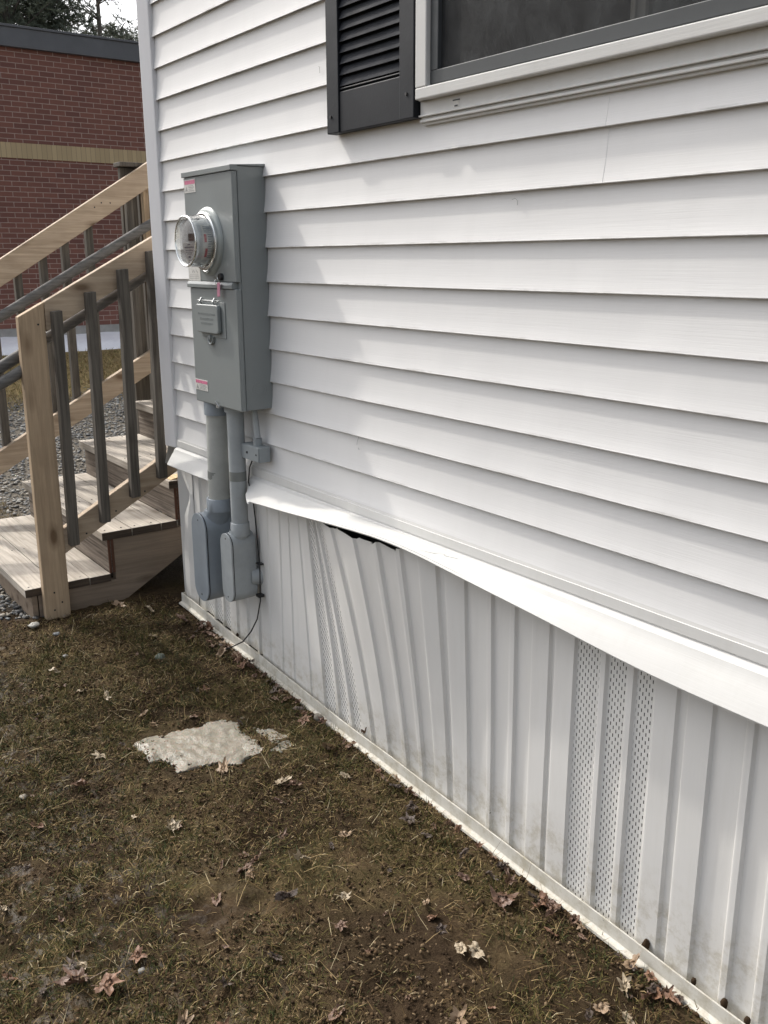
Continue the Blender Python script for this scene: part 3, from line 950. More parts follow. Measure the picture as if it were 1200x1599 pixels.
b.build('printed_marks', [M['meter_red'], M['meter_print']], wl, smooth=True)
# stickers on the covers
def sticker(x0, x1, z0, z1, head, name, two=True, tilt=0.0, y=None):
    y = CY - 0.0006 if y is None else y
    s = MB(); s.box(x0, x1, y - 0.0006, y + 0.0003, z0, z1)
    o = s.build(name, M['sticker_white'], meter)
    if head:
        s = MB(); s.box(x0 + 0.004, x1 - 0.002, y - 0.0012, y - 0.0007, z0 + (z1 - z0) * 0.64, z1 - 0.003)
        s.build('warning_header', M['sticker_pink'], o)
        s = MB()
        for q in range(4):
            zz = z0 + (z1 - z0) * (0.12 + 0.125 * q)
            s.box(x0 + 0.034, x1 - 0.008 - 0.01 * (q % 2), y - 0.0012, y - 0.0007, zz, zz + 0.0016)
        s.prism([(x0 + 0.007, z0 + 0.006), (x0 + 0.027, z0 + 0.006), (x0 + 0.017, z0 + 0.022)], 'y', y - 0.0012, y - 0.0007)
        s.build('printed_lines', M['sticker_grey'], o)
    return o
sticker(0.484, 0.575, 1.812, 1.856, True, 'warning_sticker')
sticker(0.486, 0.590, 1.110, 1.150, True, 'warning_sticker')
pl = sticker(0.480, 0.578, 1.508, 1.560, False, 'number_label')
s = MB()
for k, (x, z) in enumerate(((0.512, 1.540), (0.520, 1.544), (0.528, 1.540), (0.545, 1.543), (0.553, 1.539))):
    s.box(x, x + 0.0035, CY - 0.0014, CY - 0.0008, z - 0.004, z + 0.003)
for q in range(3):
    s.box(0.49, 0.565, CY - 0.0014, CY - 0.0008, 1.516 + 0.006 * q, 1.5172 + 0.006 * q)
s.build('printed_marks', M['sticker_grey'], pl)
# seal lock and pink tag
s = MB(); s.lathe([(0.0003, CY - 0.012), (0.011, CY - 0.012), (0.0125, CY - 0.009), (0.0125, CY + 0.001)], (0.748, 1.524), 20)
s.build('seal_lock', M['black'], meter, smooth=True)
s = MB()
pth = [(0.735 + 0.014 * math.cos(a), CY - 0.014 - 0.003 * math.sin(a * 2), 1.512 + 0.014 * math.sin(a)) for a in np.linspace(0, 6.1, 18)]
s.tube(pth, 0.0012, 6)
s.tube([(0.70, CY - 0.010, 1.522), (0.73, CY - 0.014, 1.521)], 0.0014, 6)
s.build('seal_wire', M['steel'], meter, smooth=True)
s = MB()
s.obox((0.750, CY - 0.0165, 1.482), (0.0105, 0, 0.001), (0, 0.001, 0), (0.002, 0.0, 0.024))
s.build('seal_tag', mat_simple('pink_tag', (0.62, 0.26, 0.36), 0.5, 0, 0.1, 20), meter, bevel=0.001)
# breaker door
s = MB()
s.box(0.566, 0.762, CY - 0.0030, CY + 0.0002, 1.313, 1.437)
bp = s.build('door_plate', M['cabinet'], meter, bevel=0.002)
def rrect(x0, x1, z0, z1, r, n=5):
    pts = []
    for (cx, cz, a0) in ((x1 - r, z1 - r, 0), (x0 + r, z1 - r, 90), (x0 + r, z0 + r, 180), (x1 - r, z0 + r, 270)):
        for k in range(n + 1):
            a = math.radians(a0 + 90 * k / n)
            pts.append((cx + r * math.cos(a), cz + r * math.sin(a)))
    return pts
s = MB(); s.prism(rrect(0.556, 0.735, 1.327, 1.428, 0.014), 'y', CY - 0.0185, CY - 0.0032)
s.build('breaker_door', M['cabinet'], meter, bevel=0.0045, seg=3)
s = MB()
for x in (0.585, 0.690):
    s.tube([(x, CY - 0.004, 1.425), (x + 0.002, CY - 0.014, 1.438), (x, CY - 0.004, 1.450)], 0.0035, 8)
s.tube([(0.55, CY - 0.004, 1.441), (0.72, CY - 0.004, 1.441)], 0.002, 8)
s.build('hinge', M['zinc'], meter, smooth=True)
s = MB()
for (x0, x1, z) in ((0.575, 0.712, 1.393), (0.592, 0.698, 1.376), (0.598, 0.690, 1.360)):
    x = x0
    while x < x1:
        wd = random.choice((0.006, 0.009, 0.007))
        s.box(x, x + wd, CY - 0.0195, CY - 0.0184, z, z + 0.006)
        x += wd + 0.004
s.build('embossed_text', M['cabinet'], meter)
s = MB()
pth = [(0.645 + 0.020 * math.cos(a), CY - 0.006, 1.313 + 0.024 * math.sin(a)) for a in np.linspace(math.pi, 2 * math.pi, 12)]
s.tube(pth, 0.0042, 8)
s.lathe([(0.0003, CY - 0.010), (0.008, CY - 0.010), (0.010, CY - 0.004), (0.010, CY + 0.0005)], (0.642, 1.312), 16)
s.build('hasp', M['cabinet'], meter, smooth=True)
s = MB()
s.tube([(0.655, CY - 0.002, 1.074), (0.668, CY - 0.010, 1.084), (0.684, CY - 0.004, 1.066)], 0.003, 8)
s.box(0.662, 0.682, CY - 0.0065, CY + 0.003, 1.060, 1.070)
s.build('latch', M['zinc'], meter, smooth=True)

# ------------------------------------------------------------------ conduits
def stadium(cx, cz, w, h, r=None, n=12):
    r = w / 2 if r is None else r
    return rrect(cx - w / 2, cx + w / 2, cz - h / 2, cz + h / 2, r * 0.999, n)

def conduit(name, label, px, pyc, ztop, r, zc, body, mats, collar=None):
    """upright pipe ending in a pull elbow whose oval cover faces out"""
    e = empty(name, (px, pyc, body[3]), label, 'conduit', None)
    s = MB(); s.tube([(px[0] if isinstance(px, tuple) else px, pyc, ztop), (px, pyc, zc)], r, 32)
    s.build('pipe', mats[0], e, smooth=True, sharp=50)
    bx, w, bz0, bz1 = body[0], body[1], body[2], body[3]
    return e

def pull_elbow(parent, cx, w, z0, z1, yf, yb, px, pyc, r, zc, mbody):
    h = z1 - z0; cz = (z0 + z1) / 2
    s = MB()
    # body: stadium loft, a little narrower behind, with the shoulder drawn up into the pipe socket
    rows = []
    for (y, k, lift) in ((yf + 0.006, 0.955, 0), (yf + 0.012, 0.985, 0), (lerp(yf, yb, 0.5), 0.985, 0), (yb + 0.012, 0.95, 0), (yb + 0.004, 0.86, 0), (yb, 0.70, 0)):
        rows.append([(x, y, z) for (x, z) in stadium(cx, cz, w * k, h * (1 - (1 - k) * w / h), r=min(w * k / 2, w * 0.47))])
    for row in rows: row.append(row[0])
    s.strip(rows)
    s.add([rows[-1][i] for i in range(len(rows[-1]) - 1)], [tuple(range(len(rows[-1]) - 1))])
    # shoulder + socket
    n = 32
    prof = [(1.0, z1 - w * 0.55, 1.12), (0.7, z1 - w * 0.2, 1.20), (0.35, z1 + 0.010, 1.17), (0.0, zc - 0.02, 1.14), (0.0, zc + 0.028, 1.135), (0.0, zc + 0.030, 1.09), (0.0, zc + 0.030, 0.98)]
    rr_ = []
    for (k, z, q) in prof:
        ox = lerp(px, cx, k); oy = lerp(pyc, (yf + yb) / 2, k * 0.4)
        ry = min(r * q * (1 + 0.0 * k), (yb - yf) / 2 * 0.99) if k > 0.3 else r * q
        rr_.append([(ox + r * q * math.cos(2 * math.pi * i / n), oy + ry * math.sin(2 * math.pi * i / n), z) for i in range(n)])
    for row in rr_: row.append(row[0])
    s.strip(rr_)
    o = s.build('elbow_body', mbody, parent, smooth=True, sharp=55)
    g = MB(); g.prism(stadium(cx, cz, w * 0.995, h * 0.998), 'y', yf + 0.0035, yf + 0.0062)
    g.build('gasket', M['black'], parent)
    c = MB(); c.prism(stadium(cx, cz, w, h), 'y', yf - 0.003, yf + 0.0034)
    co_ = c.build('cover', mbody, parent, bevel=0.0022, smooth=True)
    c = MB()
    for zz in (z0 + w * 0.22, z1 - w * 0.22):
        c = MB()
        c.lathe([(0.0003, yf - 0.0036), (0.0035, yf - 0.0036), (0.0042, yf - 0.002)], (cx, zz), 12)
        c.build('screw', M['black'], co_)
    return o

e1 = empty('large_conduit', (0.52, -0.075, 0.27), 'thick pale conduit below the meter box ending in a blue grey elbow', 'conduit', 'conduits under the meter box')
PX, PY, PR = 0.523, -0.076, 0.0448
s = MB(); s.tube([(PX + 0.022, PY, 1.062), (PX + 0.020, PY, 1.0), (PX + 0.004, PY, 0.69), (PX + 0.002, PY, 0.665)], PR * 0.97, 40)
s.build('pipe', M['pvc_pale'], e1, smooth=True, sharp=50)
s = MB()
s.tube([(PX + 0.0225, PY, 1.067), (PX + 0.0215, PY, 1.016)], PR * 1.13, 40)
s.build('coupling', M['pvc_blue'], e1, smooth=True, sharp=50)
s = MB()
s.tube([(PX + 0.0085, PY, 0.795), (PX + 0.006, PY, 0.765)], PR * 0.985, 40)
s.build('tape', M['tape'], e1, smooth=True, sharp=50)
pull_elbow(e1, 0.478, 0.126, 0.258, 0.622, -0.150, -0.030, PX, PY, PR, 0.655, M['pvc_blue'])
e2 = empty('small_conduit', (0.67, -0.07, 0.30), 'slimmer grey conduit below the meter box, with a dark band of tape', 'conduit', 'conduits under the meter box')
QX, QY, QR = 0.676, -0.070, 0.0318
s = MB(); s.tube([(QX + 0.002, QY, 1.062), (QX + 0.001, QY, 0.8), (QX, QY, 0.60)], QR, 36)
s.build('pipe', M['pvc_grey'], e2, smooth=True, sharp=50)
s = MB(); s.tube([(QX + 0.0015, QY, 1.067), (QX + 0.0015, QY, 1.042)], QR * 1.22, 36)
s.build('coupling', M['pvc_grey'], e2, smooth=True, sharp=50)
s = MB(); s.tube([(QX + 0.0012, QY, 0.818), (QX + 0.001, QY, 0.782)], QR * 1.02, 36)
s.build('tape', M['tape'], e2, smooth=True, sharp=50)
pull_elbow(e2, 0.661, 0.092, 0.303, 0.578, -0.124, -0.034, QX, QY, QR, 0.588, M['pvc_grey'])
s = MB(); s.tube([(0.685, -0.036, 0.395), (0.705, 0.012, 0.392)], 0.034, 24)
s.build('wall_nipple', M['pvc_grey'], e2, smooth=True, sharp=50)

jb = empty('junction_box', (0.77, -0.03, 0.87), 'small grey junction box under the meter box where a thin pipe ends', 'junction box')
s = MB(); s.box(0.700, 0.838, -0.062, -0.016, 0.872, 0.928)
jo = s.build('box', M['jbox'], jb, bevel=0.003)
s = MB(); s.box(0.702, 0.836, -0.066, -0.0625, 0.874, 0.926)
jc = s.build('cover', M['jbox'], jb, bevel=0.0012)
s = MB(); s.lathe([(0.0003, -0.0685), (0.004, -0.0685), (0.005, -0.066)], (0.752, 0.9), 12)
s.build('screw', M['black'], jc)
s = MB(); s.lathe([(0.0003, -0.0675), (0.003, -0.0675), (0.004, -0.066)], (0.82, 0.9), 12)
s.build('screw', M['black'], jc)
s = MB()
s.tube([(0.789, -0.040, 0.928), (0.789, -0.040, 0.955)], 0.0165, 18)
s.build('socket', M['jbox'], jb, smooth=True, sharp=50)
s = MB()
s.tube([(0.789, -0.040, 0.955), (0.770, -0.040, 1.066)], 0.0112, 18)
s.build('thin_pipe', M['pvc_grey'], jb, smooth=True, sharp=50)
s = MB()
s.tube([(0.755, -0.045, 0.874), (0.745, -0.055, 0.84), (0.722, -0.050, 0.78), (0.712, -0.030, 0.72), (0.712, -0.022, 0.62), (0.722, -0.022, 0.52), (0.738, -0.026, 0.455), (0.745, -0.03, 0.42),
        (0.742, -0.03, 0.36), (0.745, -0.033, 0.31), (0.735, -0.045, 0.235), (0.70, -0.055, 0.175), (0.655, -0.07, 0.12), (0.60, -0.085, 0.085), (0.555, -0.10, 0.060), (0.52, -0.12, 0.03)], 0.0027, 8)
tag(s.build('ground_wire', M['black'], None, smooth=True, loc=(0.755, -0.045, 0.874)), 'thin black wire hanging from the junction box down to the ground', 'wire')
s = MB(); s.box(0.718, 0.745, -0.038, -0.014, 0.322, 0.334); s.build('clamp', M['black'], e2, bevel=0.002)
s = MB(); s.box(0.716, 0.746, -0.032, -0.012, 0.453, 0.459); s.build('clamp', M['black'], e2, bevel=0.002)

# ------------------------------------------------------------------ the wooden stairs
st = empty('wooden_stairs', (-0.9, -0.3, 0.03), 'weathered wooden stairs with sloping rails climbing past the end of the mobile home', 'stairs')
TX0, TX1 = -1.505, -0.235
TZ = [0.200, 0.397, 0.588, 0.783, 0.978, 1.172]
TYF = [-0.655, -0.300, 0.035, 0.370, 0.705, 1.04]     # nosing
for i, (z, y) in enumerate(zip(TZ, TYF)):
    nb = TYF[i + 1] if i + 1 < len(TZ) else y + 0.335
    depth = nb - y - 0.012
    for (a, b_) in ((0, 0.139), (0.1425, 0.2815)) if True else ():
        s = MB()
        dz = random.uniform(-0.001, 0.001)
        x0 = TX0 + random.uniform(-0.004, 0.004); x1 = TX1 + random.uniform(-0.003, 0.003)
        s.box(x0, x1 - 0.002, y + a, y + b_, z - 0.036 + dz, z + dz)
        s.box(x1 - 0.0019, x1, y + a + 0.0005, y + b_ - 0.0005, z - 0.0355 + dz, z - 0.0005 + dz, 1)
        s.build('tread', [M['tread'], M['tread_end']], st, bevel=0.0025)
    if depth > 0.29:
        s = MB(); s.box(TX0, TX1 - 0.002, y + 0.2850, nb + 0.026, z - 0.036, z - 0.0008)
        s.box(TX1 - 0.0019, TX1, y + 0.2855, nb + 0.0255, z - 0.0355, z - 0.0013, 1)
        s.build('tread', [M['tread'], M['tread_end']], st, bevel=0.002)
    # riser under this nosing
    zlow = TZ[i - 1] - 0.036 if i else 0.03
    zl = TZ[i - 1] + 0.0015 if i else 0.045
    s = MB(); s.box(TX0 + 0.01, TX1 - 0.010, y + 0.026, y + 0.050, zl, z - 0.0365)
    s.build('riser', M['riser'] if i else M['stringer'], st, bevel=0.002)
    if i:
        s = MB(); s.box(TX1 - 0.0098, TX1 - 0.0055, y + 0.024, y + 0.036, zlow + 0.0365, z - 0.037)
        s.box(TX1 - 0.0098, TX1 - 0.0065, y + 0.040, y + 0.052, zlow + 0.0365, z - 0.037)
        s.build('riser_edge', M['redwood'], st)
def stringer(x0, x1):
    s = MB()
    pts = [(-0.62, 0.03), (-0.62, TZ[0] - 0.037)]
    for i in range(len(TZ)):
        yr = TYF[i] + 0.052
        if i: pts.append((yr, TZ[i] - 0.037)) if False else None
        pts.append((yr if i else -0.605, TZ[i] - 0.037))
        if i + 1 < len(TZ): pts.append((TYF[i + 1] + 0.0525, TZ[i] - 0.037))
    pts = [(-0.60, 0.0), (-0.60, TZ[0] - 0.037)]
    for i in range(1, len(TZ)):
        yr = TYF[i] + 0.0525
        pts += [(yr, TZ[i - 1] - 0.037), (yr, TZ[i] - 0.037)]
    pts += [(1.36, TZ[-1] - 0.037), (1.36, 0.95), (-0.24, 0.04), (-0.26, 0.0)]
    s.prism(pts, 'x', x0, x1)
    return s.build('stringer', M['stringer'], st, bevel=0.002)
stringer(TX1 - 0.048, TX1 - 0.010)
stringer(TX0 + 0.012, TX0 + 0.05)
stringer(-0.89, -0.852)
# near rail assembly: post, two rails, balusters on the outside
RX0, RX1 = TX1 + 0.002, TX1 + 0.040
def rail(name, pts, x0, x1, mat):
    s = MB(); s.prism(pts, 'x', x0, x1); return s.build(name, mat, st, bevel=0.003)
s = MB()
s.prism([(-0.590, -0.02), (-0.585, 0.6), (-0.576, 1.362), (-0.470, 1.418), (-0.478, 0.6), (-0.482, -0.02)], 'x', RX0 + 0.001, RX1 + 0.004)
s.build('post', M['lumber_v'], st, bevel=0.003)
def zt_top(y): return 1.418 + 0.535 * (y + 0.468)
def zl_top(y): return 0.457 + 0.5475 * (y + 0.479)
rail('top_rail', [(-0.4675, zt_top(-0.4675) - 0.120), (-0.4675, zt_top(-0.4675)), (1.30, zt_top(1.30)), (1.30, zt_top(1.30) - 0.128)], RX0, RX1, M['lumber'])
rail('bottom_rail', [(-0.4795, 0.345), (-0.4795, 0.457), (1.30, zl_top(1.30)), (1.30, zl_top(1.30) - 0.113)], RX0, RX1, M['lumber'])
def baluster(yt, zt_, yb_, zb_, x0, w=0.040, mat='grey_v'):
    s = MB()
    s.prism([(yb_ - w / 2, zb_), (yt - w / 2, zt_), (yt + w / 2, zt_ + 0.004), (yb_ + w / 2, zb_ + 0.003)], 'x', x0, x0 + w)
    return s.build('baluster', M[mat], st, bevel=0.002)
BX = RX1 + 0.0005
for (yt, zt_, yb_, zb_) in ((-0.428, 1.380, -0.445, 0.384), (-0.282, 1.452, -0.300, 0.463), (-0.136, 1.543, -0.155, 0.556), (-0.003, 1.618, -0.022, 0.626), (0.14, 1.69, 0.125, 0.70), (0.285, 1.77, 0.27, 0.78), (0.43, 1.85, 0.415, 0.86)):
    baluster(yt, zt_, yb_, zb_, BX)
# grip pole on the inner side, with a lapped lower length
def pole(pts, r, name='grip_pole'):
    s = MB(); s.tube(pts, r, 20); return s.build(name, M['grey_s'], st, smooth=True, sharp=60)
GX = RX0 - 0.040
pole([(GX, -0.98, 0.975), (GX, -0.66, 1.150), (GX, 0.03, 1.530), (GX, 1.3, 2.235)], 0.0235)
pole([(GX + 0.040, -1.02, 0.910), (GX + 0.040, -0.66, 1.0970), (GX + 0.040, -0.478, 1.193)], 0.0235)
# far rail assembly
FX0, FX1 = -1.505 - 0.044, -1.505 - 0.004
def far(y, a, b): return a + b * y
rail('top_rail', [(-0.86, far(-0.86, 1.765, .615) - 0.134), (-0.86, far(-0.86, 1.765, .615)), (1.30, far(1.30, 1.765, .615)), (1.30, far(1.30, 1.765, .615) - 0.134)], FX0, FX1, M['lumber'])
rail('bottom_rail', [(-0.86, far(-0.86, .792, .545) - 0.125), (-0.86, far(-0.86, .792, .545)), (1.30, far(1.30, .792, .545)), (1.30, far(1.30, .792, .545) - 0.125)], FX0, FX1, M['lumber'])
for yt in (-0.66, -0.425, -0.335 + 0.0, -0.19, -0.05, 0.075, 0.215, 0.36 + 0.1, 0.6, 0.74):
    baluster(yt, far(yt, 1.74, .615) - 0.02, yt - 0.008, far(yt, .70, .545), FX0 - 0.0405)
s = MB(); s.prism([(-0.96, 0.0), (-0.955, 1.20), (-0.865, 1.24), (-0.862, 0.0)], 'x', FX0 - 0.002, FX1); s.build('post', M['lumber_v'], st, bevel=0.003)
pole([(FX1 + 0.045, -1.05, 0.895), (FX1 + 0.045, 1.35, 2.23)], 0.026)
pole([(FX1 + 0.045, 1.35, 2.23), (FX1 + 0.045, 1.42, 2.20), (FX1 + 0.045, 1.43, 2.1)], 0.026)
# landing frame at the head of the stairs
mk = lambda nm, x0, x1, y0, y1, z0, z1, mt: MB().box(x0, x1, y0, y1, z0, z1).build(nm, M[mt], st, bevel=0.003)
mk('landing_post', -1.64, -1.602, 0.435, 0.525, 0.03, 2.085, 'grey_v')
mk('landing_post', -1.70, -1.66, 0.56, 0.66, 0.03, 2.085, 'grey_v')
mk('landing_post', -1.600, -1.560, 0.545, 0.685, 0.03, 2.085, 'lumber_v')
mk('landing_post', -0.30, -0.262, 1.32, 1.41, 0.03, 2.4, 'lumber_v')
mk('landing_beam', -1.66, -1.555, 0.42, 1.30, 2.088, 2.112, 'grey_v')
mk('landing_deck', -1.50, -0.24, 1.45, 2.7, 1.33, 1.37, 'tread')
mk('landing_joist', -1.50, -0.24, 1.455, 1.49, 1.18, 1.328, 'stringer')
mk('landing_joist', -1.50, -0.24, 2.64, 2.68, 1.18, 1.328, 'stringer')
mk('landing_post', -1.50, -1.41, 2.60, 2.638, 0.0, 2.4, 'lumber_v')
mk('landing_post', -0.33, -0.24, 2.60, 2.638, 0.0, 2.4, 'lumber_v')
def head(p, ax):
    s = MB(); p = Vector(p); a = Vector(ax)
    s.tube([p - a * 0.001, p + a * 0.0008], 0.0042, 8)
    s.build('screw', M['black'], st)
for i, (z, y) in enumerate(zip(TZ[:4], TYF[:4])):
    for x in (TX1 - 0.035, -0.87, TX0 + 0.035):
        for dy in (0.03, 0.11, 0.17, 0.25):
            head((x + random.uniform(-0.006, 0.006), y + dy + random.uniform(-0.006, 0.006), z + 0.0003), (0, 0, 1))
for (y, z) in ((-0.02, 1.56), (0.02, 1.60), (-0.43, 0.42), (-0.29, 0.50), (-0.15, 0.57)):
    head((RX1, y + 0.05, z), (1, 0, 0))
for (y, z) in ((-0.545, 0.18), (-0.515, 0.13), (-0.55, 0.10), (-0.50, 1.33)):
    head((RX1 + 0.0042, y, z), (1, 0, 0))
for y in (0.28, 0.33, 0.24):
    head((FX1, y, far(y, 1.765, .615) - 0.05 - 0.03 * (y > 0.3)), (1, 0, 0))
# split end of the third tread
s = MB(); s.prism([(0.05, 0.5890), (0.10, 0.5890), (0.13, 0.6), (0.085, 0.597)], 'x', TX1 - 0.09, TX1 - 0.02)
s.build('splinter', mat_wood('fresh_split_wood', (0.72, 0.55, 0.33), (0.5, 0.36, 0.2), 'x', knots=0), st)

# ------------------------------------------------------------------ brick building
BXW = -10.0
def mat_brick():
    n = NT('red_brick')
    tc = n.n('ShaderNodeTexCoord')
    s = n.sep(tc.outputs['Object'])
    cb = n.n('ShaderNodeCombineXYZ')
    n.l(s[1], cb.inputs[0]); n.l(n.math('ADD', s[2], 0.013), cb.inputs[1])
    br = n.n('ShaderNodeTexBrick')
    n.l(cb.outputs[0], br.inputs['Vector'])
    n.set(br, Scale=1.0)
    br.inputs['Brick Width'].default_value = 0.203
    br.inputs['Row Height'].default_value = 0.0677
    br.inputs['Mortar Size'].default_value = 0.0052
    br.inputs['Mortar Smooth'].default_value = 0.25
    br.inputs['Bias'].default_value = -0.1
    br.inputs['Color1'].default_value = (0.200, 0.084, 0.062, 1)
    br.inputs['Color2'].default_value = (0.135, 0.056, 0.046, 1)
    br.inputs['Mortar'].default_value = (0.37, 0.28, 0.24, 1)
    c = n.mix(n.ramp(n.noise(n.coord(), 18, 4), [(0.35, 0.0), (0.75, 0.35)]), br.outputs['Color'], (0.14, 0.07, 0.05))
    n.col(c); n.rough(0.85)
    inv = n.math('SUBTRACT', 1.0, br.outputs['Fac'])
    n.bump(inv, 0.6, 0.008)
    return n.mat
def mat_band():
    n = NT('buff_soldier_brick')
    tc = n.n('ShaderNodeTexCoord')
    s = n.sep(tc.outputs['Object'])
    cb = n.n('ShaderNodeCombineXYZ')
    n.l(s[1], cb.inputs[0]); n.l(n.math('ADD', s[2], 0.0), cb.inputs[1])
    br = n.n('ShaderNodeTexBrick'); br.offset = 0.0
    n.l(cb.outputs[0], br.inputs['Vector'])
    n.set(br, Scale=1.0)
    br.inputs['Brick Width'].default_value = 0.0677
    br.inputs['Row Height'].default_value = 0.9
    br.inputs['Mortar Size'].default_value = 0.003
    br.inputs['Color1'].default_value = (0.44, 0.34, 0.20, 1)
    br.inputs['Color2'].default_value = (0.37, 0.285, 0.165, 1)
    br.inputs['Mortar'].default_value = (0.22, 0.17, 0.11, 1)
    n.col(br.outputs['Color']); n.rough(0.85)
    return n.mat
bb = empty('brick_building', (-12, 4, 0.4), 'dark red brick building with a buff brick band, behind the stairs', 'building')
mb_ = MB()
mb_.box(-20, BXW, -8, 16, 0.30, 4.30)
mb_.build('wall', mat_brick(), bb)
mb_ = MB(); mb_.box(-20.02, BXW + 0.012, -8.02, 16.02, 2.925, 3.120); mb_.build('brick_band', mat_band(), bb)
mb_ = MB(); mb_.box(-20.02, BXW + 0.015, -8.02, 16.02, 0.2, 0.665); mb_.build('foundation', M['concrete'], bb)
mb_ = MB(); mb_.box(-20.08, BXW + 0.07, -8.08, 16.08, 4.30, 4.535); mb_.box(-20.1, BXW + 0.09, -8.1, 16.1, 4.535, 4.565); mb_.build('roof_edge', M['fascia'], bb, bevel=0.004)

# wet snow and slab along the foot of the brick wall
def mat_snow():
    n = NT('old_snow')
    v = n.coord()
    a = n.noise(v, 5, 5, 0.7)
    n.col(n.mix(n.ramp(a, [(0.35, 0.0), (0.75, 1.0)]), (0.92, 0.92, 0.94), (0.82, 0.82, 0.85))); n.rough(0.7)
    n.bump(n.noise(v, 30, 4), 0.5, 0.02)
    return n.mat
rows = []
for i in range(120):
    y = -7 + 0.18 * i
    e = 0.08 * VN.fbm(np.array([y]), np.array([3.0]), 0.8, 3)[0]
    row = []
    for k in range(9):
        t_ = k / 8
        x = BXW + 0.01 + t_ * (0.80 + e * 2)
        h = 0.17 * math.sqrt(max(0, 1 - t_ ** 3)) * 0.9
        gz = float(ground_z(x, y))
        row.append((x, y, gz - 0.02 + h + 0.02 * mnoise.noise(Vector((x * 2, y * 2, 1)))))
    rows.append(row)
mbs = MB(); mbs.strip(rows)
tag(mbs.build('snow_bank', mat_snow(), None, smooth=True, sharp=60), kind='stuff', label='strip of old snow along the foot of the brick wall', cat='snow')

# ------------------------------------------------------------------ pines behind the brick building
def mat_needles(name, a, b):
    n = NT(name)
    v = n.coord()
    c = n.mix(n.ramp(n.noise(v, 1.3, 3), [(0.35, 0.0), (0.65, 1.0)]), a, b)
    n.col(c); n.rough(0.7)
    return n.mat
needle_m = [mat_needles('pine_needles', (0.085, 0.105, 0.078), (0.165, 0.185, 0.125)), mat_needles('pine_needles_grey', (0.10, 0.12, 0.095), (0.19, 0.21, 0.16))]  # distance haze is put into the lightened needle colours
bark_m = mat_simple('pine_bark', (0.13, 0.115, 0.10), 0.9, 0, 0.3, 6, 0.5, 20, 0.02)
def pine(x, y, h, rad, label, seed, dense=1.0, mi=0):
    R_ = np.random.default_rng(seed)
    z0 = float(ground_z(x, y))
    e = empty('pine_tree', (x, y, z0), label, 'tree', 'pines behind the brick building')
    t = MB()
    t.tube([(x, y, z0 - 0.2), (x + 0.05, y, z0 + h * 0.5), (x, y + 0.05, z0 + h * 0.97)], [0.20, 0.12, 0.02], 10)
    tips = []
    nb = int(h * 20 * dense)
    for i in range(nb):
        f = R_.uniform(0.12, 0.98)
        a = R_.uniform(0, 2 * math.pi)
        L = rad * (1 - f) ** 0.75 * R_.uniform(0.65, 1.15) + 0.25
        b0 = np.array([x, y, z0 + h * f])
        d = np.array([math.cos(a), math.sin(a), R_.uniform(0.10, 0.45) + 0.4 * f])
        p1 = b0 + d * L * 0.5; p2 = b0 + d * L + np.array([0, 0, -0.06 * L])
        t.tube([tuple(b0), tuple(p1), tuple(p2)], [0.028, 0.016, 0.006], 4, caps=False)
        ns = max(4, int(L * 7))
        for k in range(ns):
            q = (k + 0.7) / ns
            if q < 0.22: continue
            base = b0 + d * L * q
            for _ in range(2):
                off = R_.normal(0, 1, 3); off[2] *= 0.55
                tip = base + off / np.linalg.norm(off) * R_.uniform(0.2, 0.6) * (1.1 - 0.35 * q)
                tips.append((base, tip))
    t.build('trunk', bark_m, e, smooth=True)
    tips_b = np.array([a for a, b in tips]); tips_t = np.array([b for a, b in tips])
    # needles: thin triangles in brushes along every twig
    NPT = 30
    n = len(tips_b)
    tt = R_.uniform(0.15, 1.05, (n, NPT))
    P = tips_b[:, None] + (tips_t - tips_b)[:, None] * tt[..., None]
    dirv = (tips_t - tips_b); dirv = dirv / np.linalg.norm(dirv, axis=1, keepdims=True)
    rv = R_.normal(0, 1, (n, NPT, 3)); rv /= np.linalg.norm(rv, axis=2, keepdims=True)
    D = dirv[:, None] * 0.8 + rv * 0.85 + np.array([0, 0, 0.25])
    D /= np.linalg.norm(D, axis=2, keepdims=True)
    Ln = R_.uniform(0.07, 0.13, (n, NPT, 1))
    side = np.cross(D, R_.normal(0, 1, (n, NPT, 3))); side /= np.linalg.norm(side, axis=2, keepdims=True)
    w = R_.uniform(0.008, 0.014, (n, NPT, 1))
    a = P - side * w; b = P + side * w; c = P + D * Ln
    co = np.stack([a, b, c], 2).reshape(-1, 3)
    fc = np.arange(len(co)).reshape(-1, 3)
    me = bpy.data.meshes.new('crown'); mesh_from_np(me, co, fc, 3)
    me.materials.append(needle_m[mi]); me.update(calc_edges=True)
    o = bpy.data.objects.new('crown', me); C.objects.link(o); o.parent = e
    o.matrix_parent_inverse = Matrix.Translation(e.location).inverted()
    return e
pine(-21.0, 5.4, 13.0, 2.6, 'big dense pine filling the top left corner above the brick roof', 11, 1.5)
pine(-21.5, 6.3, 11.5, 1.5, 'dense pine just left of the gap of sky above the brick roof', 12, 1.2)
pine(-23.0, 8.35, 9.2, 1.3, 'slim pine with a clear pointed trunk standing between two gaps of sky', 13, 0.55, 1)
pine(-24.0, 9.35, 7.5, 0.9, 'shorter pine right of the slim pine, its top below the picture edge', 14, 1.1, 1)
pine(-24.6, 10.2, 7.5, 0.9, 'short pine half hidden by the white corner post of the house', 15, 1.0, 1)
pine(-25.0, 3.6, 13.5, 2.8, 'tall pine at the far left edge behind the big dense pine', 16, 1.2)
pine(-26.5, 8.3, 7.3, 1.3, 'low grey green pine between the big pine and the slim pine', 17, 0.9, 1)

